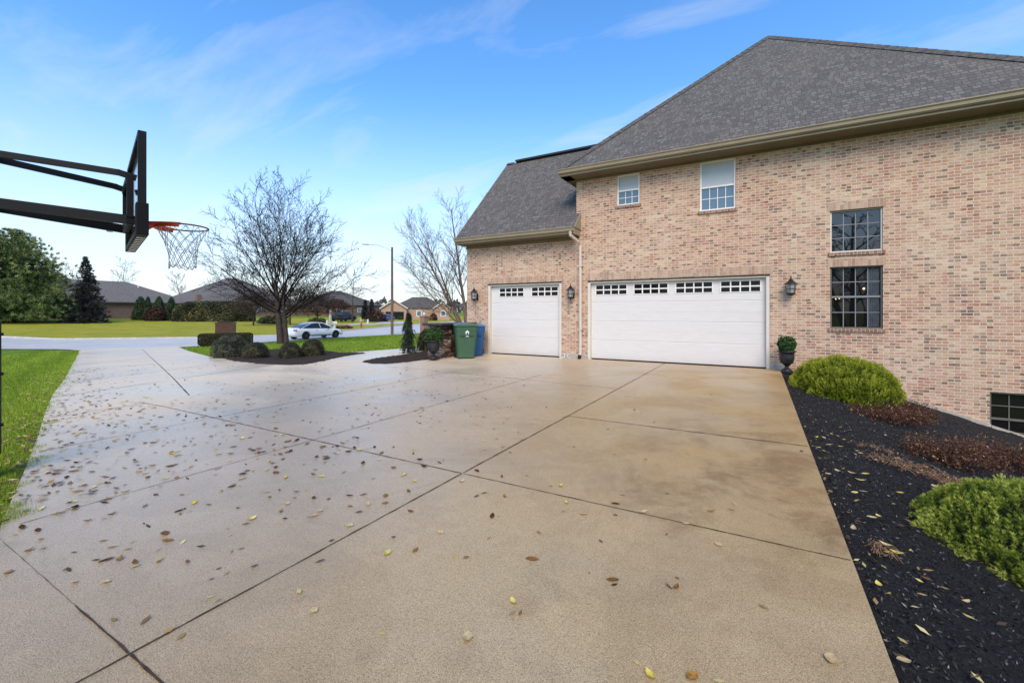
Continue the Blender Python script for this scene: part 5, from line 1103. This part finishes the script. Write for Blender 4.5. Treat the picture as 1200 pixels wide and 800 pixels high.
# gable fronts
for a, b, pk in ((449, 477, 352.5), (508, 526, 355)):
    vs = [(U(a), -2.002, Zp(361.5)), (U(b), -2.002, Zp(361.5)), ((U(a) + U(b)) / 2, -2.002, Zp(pk)), (U(a), -1.9, Zp(361.5)), (U(b), -1.9, Zp(361.5)), ((U(a) + U(b)) / 2, -1.9, Zp(pk))]; mb.add(vs, [(0, 1, 2), (3, 5, 4), (0, 2, 5, 3), (1, 4, 5, 2)])
mb.build('wall', M['fbrick2'], base, False)
mb = MB(); zE = Zp(361)
for a, b, pk in ((447.5, 478.5, 351.3), (506.5, 527.5, 353.8)):
    m_ = (U(a) + U(b)) / 2; pz = Zp(pk); pp = (pz - zE) / (m_ - U(a))
    roof_poly(mb, [(U(a), 5, zE), (U(a), -2.4, zE), (m_, -2.4, pz), (m_, 5, pz)], (0, -1, 0), (1, 0, pp)); roof_poly(mb, [(U(b), -2.4, zE), (U(b), 5, zE), (m_, 5, pz), (m_, -2.4, pz)], (0, 1, 0), (-1, 0, pp))
hip(mb, U(460), U(524), 0, 9.5, zE, Zp(347.3), .3); mb.build('roof', M['froof2'], base, False)
mb = MB()
for a, b, pk in ((447.5, 478.5, 351.3), (506.5, 527.5, 353.8)):
    m_ = (U(a) + U(b)) / 2; mb.bar((U(a), -2.44, zE - .12), (m_, -2.44, Zp(pk) - .12), .05, .22); mb.bar((m_, -2.44, Zp(pk) - .12), (U(b), -2.44, zE - .12), .05, .22)
mb.build('rake_board', M['jamb'], base, False)
mb = MB(); mb.box(U(454), U(474), -2.03, -2.004, -.05, Zp(365.2)); gd = mb.build('garage_opening', M['void'] if 'void' in M else M['black'], base, False)  # flat black sheet on the wall, painting in the unlit garage interior
for a, b in ((488, 494), (515.5, 521.5)):
    f = MB(); yy = -.05 if a < 500 else -2.06; f.box(U(a), U(b), yy, yy + .045, .7, 2.1); w_ = f.build('window', M['white'], base, False); g_ = MB(); g_.box(U(a) + .15, U(b) - .15, yy - .015, yy - .002, .85, 1.95); g_.build('glass', M['glass_blue'], w_, False)
# far driveway, paths
sheet('far_driveway', [ground(*p)[:2] for p in [(448, 376.2), (478, 376.2), (474, 379), (438, 379.2)]], -.03, M['road'])
sheet('far_path', [ground(*p)[:2] for p in [(396, 380.2), (424, 378.4), (447, 379.2), (438, 380.4), (423, 379.8), (400, 381.6)]], -.035, M['road'])
# small shrubs and bed in front of far houses
def far_dome(px, d, wpx, hpx, m, lab, nm='shrub', n=1200, lift=0):
    x, y = bearing(px, d); s = d / FPX; return dome_shrub(nm, (x, y, h(x) + lift), wpx / 2 * s, wpx / 2 * s, hpx * s, M[m], lab, n, max(.07, .9 * s * .9), lump=.15)
far_dome(440, 86, 26, 11.5, 'maroon', 'wide dark maroon shrub left of the far open garage', lift=.0)
far_dome(469, 100, 5, 4, 'arbor', 'tiny dark shrub between far garage and its neighbouring windows'); far_dome(508, 100, 9, 7, 'maroon', 'maroon shrub by the entrance of the orange brick house'); far_dome(501, 99, 12, 3.5, 'rust', 'low rusty shrub row along the orange brick house')
for px, d, w_, hp, lab in [(428, 98, 9, 22, 'left of two dark conifers behind the far maroon shrub'), (435.5, 100, 7, 22.5, 'right of two dark conifers behind the far maroon shrub')]:
    x, y = bearing(px, d); s = d / FPX; conifer('spruce_tree', (x, y, h(x)), hp * s, w_ / 2 * s, lab, M['spruce'], 16, 8, 3, .5, .8, -.1, .03, .2, nper=8, w_=.09)
# small round headed dark trees across the road
def round_tree(px, d, wpx, top, lab, m, seed, n=2600, low=.25, ls=.11):
    x, y = bearing(px, d); s = d / FPX; H_ = top * s; rs = np.random.default_rng(seed); r = thing('small_tree', (x, y, h(x)), lab, 'tree'); mb = MB(); mb.tube([(0, 0, 0), (.03, 0, H_ * .3), (0, 0, H_ * .6)], [.12, .09, .05], 7); mb.build('trunk', M['bark'], r, False)
    q = unit(rs.normal(0, 1, (n, 3))); q[:, 2] = np.where(q[:, 2] < -.35, -q[:, 2], q[:, 2]); rad = rs.uniform(.45, 1.05, (n, 1)); Pp = q * rad * np.array([wpx / 2 * s, wpx / 2 * s, H_ * (1 - low) * .62]) ; Pp[:, 2] += H_ * (low + (1 - low) * .42); Pp *= 1 + (clump_noise(Pp, 1.2, seed) * .25)[:, None] * np.array([1, 1, .3])
    V, F, T = leaves(Pp, q, ls, 1, .5, np.clip(.4 + clump_noise(Pp, 1.5, 4) * .8, 0, 1)); np_mesh('foliage', V, F, m, r, False, T)
    b = MB()
    for k in range(26):
        a = rs.uniform(0, 6.28); b.tube([(0, 0, H_ * rs.uniform(.25, .5)), (wpx * .4 * s * math.cos(a), wpx * .4 * s * math.sin(a), H_ * rs.uniform(.5, .95))], [.04, .01], 4, False)
    b.build('branches', M['bark'], r, False)
round_tree(396, 84, 27, 25, 'small maroon brown tree behind the black pickup truck', M['maroon'], 51, low=.4)
round_tree(372, 60, 46, 44, 'dark brown leafed tree behind the parked white sedan', M['lingering'], 52, 5200, low=.12, ls=.09)
round_tree(297, 62, 50, 40, 'dark brown leafed tree left of the twin tree trunks', M['lingering'], 53, 5200, low=.12, ls=.09)
round_tree(340, 66, 50, 48, 'dark brown leafed tree right of the twin tree trunks', M['lingering'], 54, 5200, low=.12, ls=.09)
far_dome(320, 70, 34, 8, 'hedge', 'low green shrub row beyond the road left of the white sedan', n=1800); far_dome(372, 66, 22, 8, 'hedge', 'low green shrub right behind the white sedan roof', n=1500)
far_dome(403, 60, 20, 3.0, 'rust', 'low russet plant bed beyond the sedan bonnet')
# posts, mailboxes, hydrant
def mailbox(px, d, hpx, lab, tall=False):
    x, y = bearing(px, d); s = d / FPX; H_ = hpx * s; r = thing('mailbox', (x, y, h(x)), lab, 'mailbox'); mb = MB(); mb.box(-.09, .09, -.09, .09, 0, H_ * .72); mb.build('post', M['stucco'], r, False)
    mb = MB(); mb.box(-.14, .14, -.3, .3, H_ * .725, H_ * .9); mb.tube([(0, -.3, H_ * .9), (0, .3, H_ * .9)], .14, 10); mb.build('letter_box', M['white'], r, False)
mailbox(392, 56, 9, 'grey white mailbox on a post right of the two pale posts beyond the sedan')
def pale_post(px, d, hpx, lab):
    x, y = bearing(px, d); s = d / FPX; H_ = hpx * s; r = thing('pale_post', (x, y, h(x)), lab, 'post'); mb = MB(); mb.box(-.12, .12, -.12, .12, 0, H_ * .88); mb.build('shaft', M['stucco'], r, False); mb = MB(); mb.lathe([(.2, H_ * .882), (.17, H_ * .93), (.02, H_)], (0, 0, 0), 4); mb.build('post_cap', M['stucco'], r, False)
pale_post(383.5, 58, 9.5, 'short pale post nearest the parked sedan bonnet'); pale_post(387, 66, 19, 'tall pale post with a wide cap behind the sedan bonnet'); pale_post(431, 76, 5, 'small white post on the far lawn left of the street lamp'); pale_post(422.7, 84, 4, 'tiny white post farthest up the far lawn')
x, y = bearing(423.5, 62); M['hyd'] = simple('faded_red_paint', (.36, .07, .03), .6)
r = thing('fire_hydrant', (x, y, h(x)), 'small faded red hydrant at the far edge of the road', 'hydrant'); mb = MB(); mb.lathe([(.16, 0), (.16, .05), (.11, .06), (.11, .48), (.14, .5), (.14, .54), (.10, .60), (.04, .68), (.03, .74)], (0, 0, 0), 14); mb.build('barrel', M['hyd'], r, False); mb = MB(); mb.tube([(-.19, 0, .40), (.19, 0, .40)], .06, 10); mb.tube([(0, -.18, .36), (0, 0, .36)], .07, 10); mb.build('nozzle', M['hyd'], r, False)
# distant woods along the horizon
n = 19000; px_ = rng.uniform(-200, 1500, n); dd = rng.uniform(240, 330, n); hh = np.array([6 + 4.5 * mnoise.noise(Vector((p * .05, 2, 0))) + 2 * mnoise.noise(Vector((p * .21, 7, 0))) for p in px_])
t_ = (px_ - 600) / FPX; Xw = dd * (-SN + t_ * CS); Yw = dd * (CS + t_ * SN); zg = np.interp(Xw, HX, HZ); Pw = np.stack([Xw, Yw, zg + hh * rng.uniform(0, 1, n) ** .7], 1)
V, F, T = leaves(Pw, rng.normal(0, 1, (n, 3)), 1.1, 1, .8); M['woods'] = leaf_mat('distant_woods', [(0, (.05, .052, .048)), (1, (.14, .13, .12))]); tag(np_mesh('distant_woods', V, F, M['woods'], None, True, T), 'thin belt of distant bare woods along the horizon', 'woods', kind='stuff')

# ================================================================== GRASS BLADES, CHIPS, LEAVES
def left_of(x):       # y of the driveway's left edge at x
    q = sorted(LEFT_EDGE); return np.interp(x, [a for a, b in q], [b for a, b in q])
n = 260000; d = 2.6 + 31 * rng.uniform(0, 1, n) ** 1.9; pxs = rng.uniform(-40, 100, n); t_ = (pxs - 600) / FPX; X_ = d * (-SN + t_ * CS); Y_ = d * (CS + t_ * SN)
X_[:70000] = rng.uniform(-13, -4.45, 70000); Y_[:70000] = rng.uniform(-4, 2.6, 70000)
ed = left_of(X_) + .05 * np.sin(X_ * 9) + .05 * np.sin(X_ * 23 + 1) + .05 * np.sin(X_ * 3.7) + np.abs(rng.normal(0, .035, n)); keep = (Y_ < ed) & (X_ > -36.3) & (X_ < -4.42); X_, Y_ = X_[keep], Y_[keep]; k = len(X_)
zg = np.interp(X_, HX, HZ) - .05; Hh = rng.uniform(.045, .085, k); B0 = np.stack([X_, Y_, zg], 1); a = rng.uniform(0, 6.283, k); wd = rng.uniform(.002, .0042, k) * (1 + np.maximum(0, (np.hypot(X_, Y_) - 6)) * .12)
sdv = np.stack([np.cos(a) * wd, np.sin(a) * wd, np.zeros(k)], 1); ln = np.stack([rng.normal(0, .022, k), rng.normal(0, .022, k), Hh], 1)
V = np.stack([B0 - sdv, B0 + sdv, B0 + ln], 1).reshape(-1, 3); gt = np.clip(.42 + .35 * np.sin(X_ * 1.3 + Y_ * 4) * .3 + rng.normal(0, .2, k), 0, 1)
tag(np_mesh('grass', V, np.arange(3 * k).reshape(-1, 3), M['blade'], None, True, gt), 'bright green lawn grass left of the driveway', 'grass', kind='stuff')
# blades along the island lawn's edge
n = 60000; X_ = rng.uniform(-33, -12, n); Y_ = rng.uniform(9, 34, n); pl = [(-14.6, 12.2), (-14.6, 11.2), (-16.5, 9.7), (-19.8, 9.5), (-33.2, 14.1), (-33.2, 34), (-20, 34), (-13.9, 15)]; f_ = in_poly(pl); keep = np.array([f_(a_, b_) for a_, b_ in zip(X_, Y_)]); X_, Y_ = X_[keep], Y_[keep]; k = len(X_)
B0 = np.stack([X_, Y_, np.interp(X_, HX, HZ) - .05], 1); a = rng.uniform(0, 6.283, k); sdv = np.stack([np.cos(a), np.sin(a), 0 * a], 1) * .012; V = np.stack([B0 - sdv, B0 + sdv, B0 + np.stack([rng.normal(0, .03, k), rng.normal(0, .03, k), rng.uniform(.05, .10, k)], 1)], 1).reshape(-1, 3)
tag(np_mesh('grass', V, np.arange(3 * k).reshape(-1, 3), M['blade'], None, True, np.clip(rng.normal(.35, .2, k), 0, .9)), 'mown green lawn grass of the island behind the clipped shrubs', 'grass', kind='stuff')
# mulch chips near the camera
n = 70000; X_ = .49 - .10 * (rng.uniform(0, 1, n) < .012) * rng.uniform(0, 1, n) + 3.2 * rng.uniform(0, 1, n) ** 1.2; Y_ = .3 + 12 * rng.uniform(0, 1, n) ** 1.7; zz = np.array([h(x_) for x_ in X_]) - np.where(X_ < .48, -.004, .03) + .018 * np.array([mnoise.noise(Vector((x_ * 9, y_ * 9, 0))) + 1.1 * mnoise.noise(Vector((x_ * 26, y_ * 26, 3))) + 1.2 * mnoise.noise(Vector((x_ * 1.3, y_ * 1.3, 8))) for x_, y_ in zip(X_, Y_)])
V, F, T = leaves(np.stack([X_, Y_, zz + .004], 1), np.tile([[0, 0, 1.]], (n, 1)), .012, .8, .35); tag(np_mesh('mulch_chips', V, F, M['chip'], None, True, T), 'loose black shredded mulch chips over the planting bed', 'mulch', kind='stuff')

# fallen leaves: one curled mesh per kind, copied
def leaf_mesh(name, L, W, curl, m):
    mb = MB(); N_ = 7; vs = []
    for i in range(N_):
        t = i / (N_ - 1); wd = W * max(.02, math.sin(math.pi * t)) ** .8; x = (t - .5) * L; zc = curl * 4 * (t - .5) ** 2 * L
        vs += [(x, -wd, zc + .35 * wd * (.5 + 3 * curl)), (x, 0, zc), (x, wd, zc + .3 * wd * (.3 + 4 * curl))]
    fs = []
    for i in range(N_ - 1): fs += [(3 * i, 3 * i + 1, 3 * i + 4, 3 * i + 3), (3 * i + 1, 3 * i + 2, 3 * i + 5, 3 * i + 4)]
    mb.add(vs, fs); me = bpy.data.meshes.new(name); me.from_pydata(mb.v, [], mb.f); me.materials.append(m); me.shade_smooth(); return me
def lm_(name, a, b):
    m, nt, bs = new_mat(name, .8, .12); oi = nd(nt, 'ShaderNodeObjectInfo'); tcn = nd(nt, 'ShaderNodeTexCoord')
    c = mix_(nt, oi.outputs['Random'], a, b); c = mix_(nt, rng_(nt, noise_(nt, tcn.outputs['Object'], 60, 3), .45, .7, 0, .6), c, tuple(q * .45 for q in a)); nt.links.new(c, bs.inputs['Base Color']); return m
M['lf_brown'] = lm_('brown_fallen_leaf', (.16, .062, .014), (.38, .19, .045)); M['lf_yellow'] = lm_('yellow_fallen_leaf', (.62, .45, .05), (.62, .52, .18)); M['lf_dark'] = lm_('wet_dark_leaf', (.05, .018, .006), (.12, .050, .014)); M['lf_tan'] = lm_('pale_tan_leaf', (.58, .44, .22), (.46, .30, .15))
meshes = {k_: [leaf_mesh('fallen_leaf', random.uniform(.058, .082), random.uniform(.014, .021), c_, M[k_]) for c_ in (.02, .08, .20)] for k_ in ('lf_brown', 'lf_yellow', 'lf_dark', 'lf_tan')}
random.seed(99); count = 0
def drop(x, y, kind, label, group, dz=.006):
    global count
    me = random.choice(meshes[kind]); o = bpy.data.objects.new('fallen_leaf', me); COL.objects.link(o)
    s = random.uniform(.75, 1.2); o.scale = (s, s, s); o.location = (x, y, h(x) + dz); o.rotation_euler = (random.uniform(-.08, .08), random.uniform(-.08, .08), random.uniform(0, 6.28)); tag(o, label, 'leaf', group); count += 1
def inview(x, y):
    dpt = -SN * x + CS * y; r_ = CS * x + SN * y
    if dpt < .9: return False
    px = 600 + FPX * r_ / dpt; py = HOR + FPX * CAMZ / dpt; return 0 < px < 1200 and py < 800
GL = {'lf_brown': 'brown wet leaf among many scattered along the left driveway edge', 'lf_yellow': 'yellow leaf among many scattered along the left driveway edge', 'lf_dark': 'blackened wet leaf among many scattered along the left driveway edge', 'lf_tan': 'pale tan leaf among many scattered along the left driveway edge'}
GR = {'lf_brown': 'brown leaf scattered on the open middle of the driveway', 'lf_yellow': 'yellow leaf scattered on the open middle of the driveway', 'lf_dark': 'dark leaf scattered on the open middle of the driveway', 'lf_tan': 'pale tan leaf scattered on the open middle of the driveway'}
def pick_k(w_): return random.choices(['lf_brown', 'lf_yellow', 'lf_dark', 'lf_tan'], w_)[0]
c0 = 0
while c0 < 128:                                   # drift along the left edge
    x = -3.2 - 7.5 * random.random() ** 1.3; off = random.expovariate(1 / .95); y = left_of(x) + off if x < -4.42 else .3 + 3 * random.random()
    if off > 4 or not inview(x, y): continue
    k_ = pick_k((5, 1.6, 5, 1.6)); drop(x, y, k_, GL[k_], 'fallen leaves along the left driveway edge, ' + k_[3:]); c0 += 1
c0 = 0
while c0 < 58:
    x = random.uniform(-9, .4); y = random.uniform(.9, 8.5) ** 1.0
    if y < left_of(x) + .5 or not inview(x, y) or (x > -2 and random.random() < .35): continue
    k_ = pick_k((4, 2.4, 3, 2.2) if x < -2.4 else (2, 3, 1.4, 3)); drop(x, y, k_, GR[k_], 'fallen leaves on the open driveway, ' + k_[3:]); c0 += 1
c0 = 0
while c0 < 60:
    x = random.uniform(-6.0, -1.2); y = random.uniform(.75, 3.6)
    if y < left_of(x) + .1 or not inview(x, y) or random.random() < (x + 5) * .2: continue
    k_ = pick_k((5, 2.6, 3.5, 2)); drop(x, y, k_, GL[k_], 'fallen leaves along the left driveway edge, ' + k_[3:]); c0 += 1
c0 = 0
while c0 < 20:
    x = random.uniform(-2.6, .42); y = random.uniform(1.2, 3.3)
    if not inview(x, y): continue
    k_ = pick_k((3, 3, 1.4, 2.6)); drop(x, y, k_, GR[k_], 'fallen leaves on the open driveway, ' + k_[3:]); c0 += 1
c0 = 0
while c0 < 32:
    x = .52 + abs(random.gauss(0, .30)) if c0 < 24 else random.uniform(.6, 2.6); y = random.uniform(1.3, 6.5)
    if not inview(x, y): continue
    k_ = random.choice(['lf_tan', 'lf_tan', 'lf_yellow']); drop(x, y, k_, ('pale tan leaf' if k_ == 'lf_tan' else 'yellow leaf') + ' lying on the black mulch near the driveway edge', 'fallen leaves on the black mulch, ' + k_[3:], .020); c0 += 1
# the remaining litter farther out and in the grass, too many to count
def litter(n, f, name, label, size=.036):
    Pp = []
    while len(Pp) < n:
        q = f()
        if q: Pp.append(q)
    Pp = np.array(Pp); V, F, T = leaves(Pp, np.tile([[0, 0, 1.]], (n, 1)), size, .18, .42); o = np_mesh(name, V, F, M['littermix'], None, True, T); tag(o, label, 'leaves', kind='stuff')
M['littermix'] = leaf_mat('mixed_leaf_litter', [(0, (.04, .024, .013)), (.4, (.16, .085, .033)), (.7, (.34, .21, .07)), (.9, (.50, .40, .12)), (1, (.62, .5, .25))])
def fa():
    x = random.uniform(-18, -4.3); y = left_of(x) + random.gauss(.05, .55) * (1.0 if x > -11 else .8)
    if random.random() < .35: y = random.uniform(left_of(x), 9)
    if x > -9.3 and y > 12: return None
    return (x, y, h(x) + .012 if y > left_of(x) else h(x) + .012)
litter(1000, fa, 'leaf_litter', 'small drift of wet leaves where lawn meets driveway')
def fb():
    x = random.uniform(-8.5, -4.45); y = left_of(x) - random.expovariate(1 / .35); return (x, y, h(x) + random.uniform(-.02, .01))
litter(700, fb, 'leaf_litter', 'brown and yellow leaves caught in the lawn by the hoop pole')
def fc():
    x = random.uniform(-8.5, .4); y = random.uniform(.7, 6.5)
    if y < left_of(x) or random.random() > .25 + .75 * math.exp(-(y - left_of(x)) / 1.6) or (x > -2.5 and random.random() < .6): return None
    return (x, y, h(x) + .008)
litter(520, fc, 'leaf_litter', 'small yellow and brown leaf scraps spread over the wet driveway', .026)
def fd():
    x = .50 + random.expovariate(1 / .35); y = random.uniform(1.2, 8)
    return (x, y, h(x) + .004) if x < 2.6 else None
litter(150, fd, 'leaf_litter', 'tan leaf scraps scattered over the black mulch', .024)
print('leaves', count)
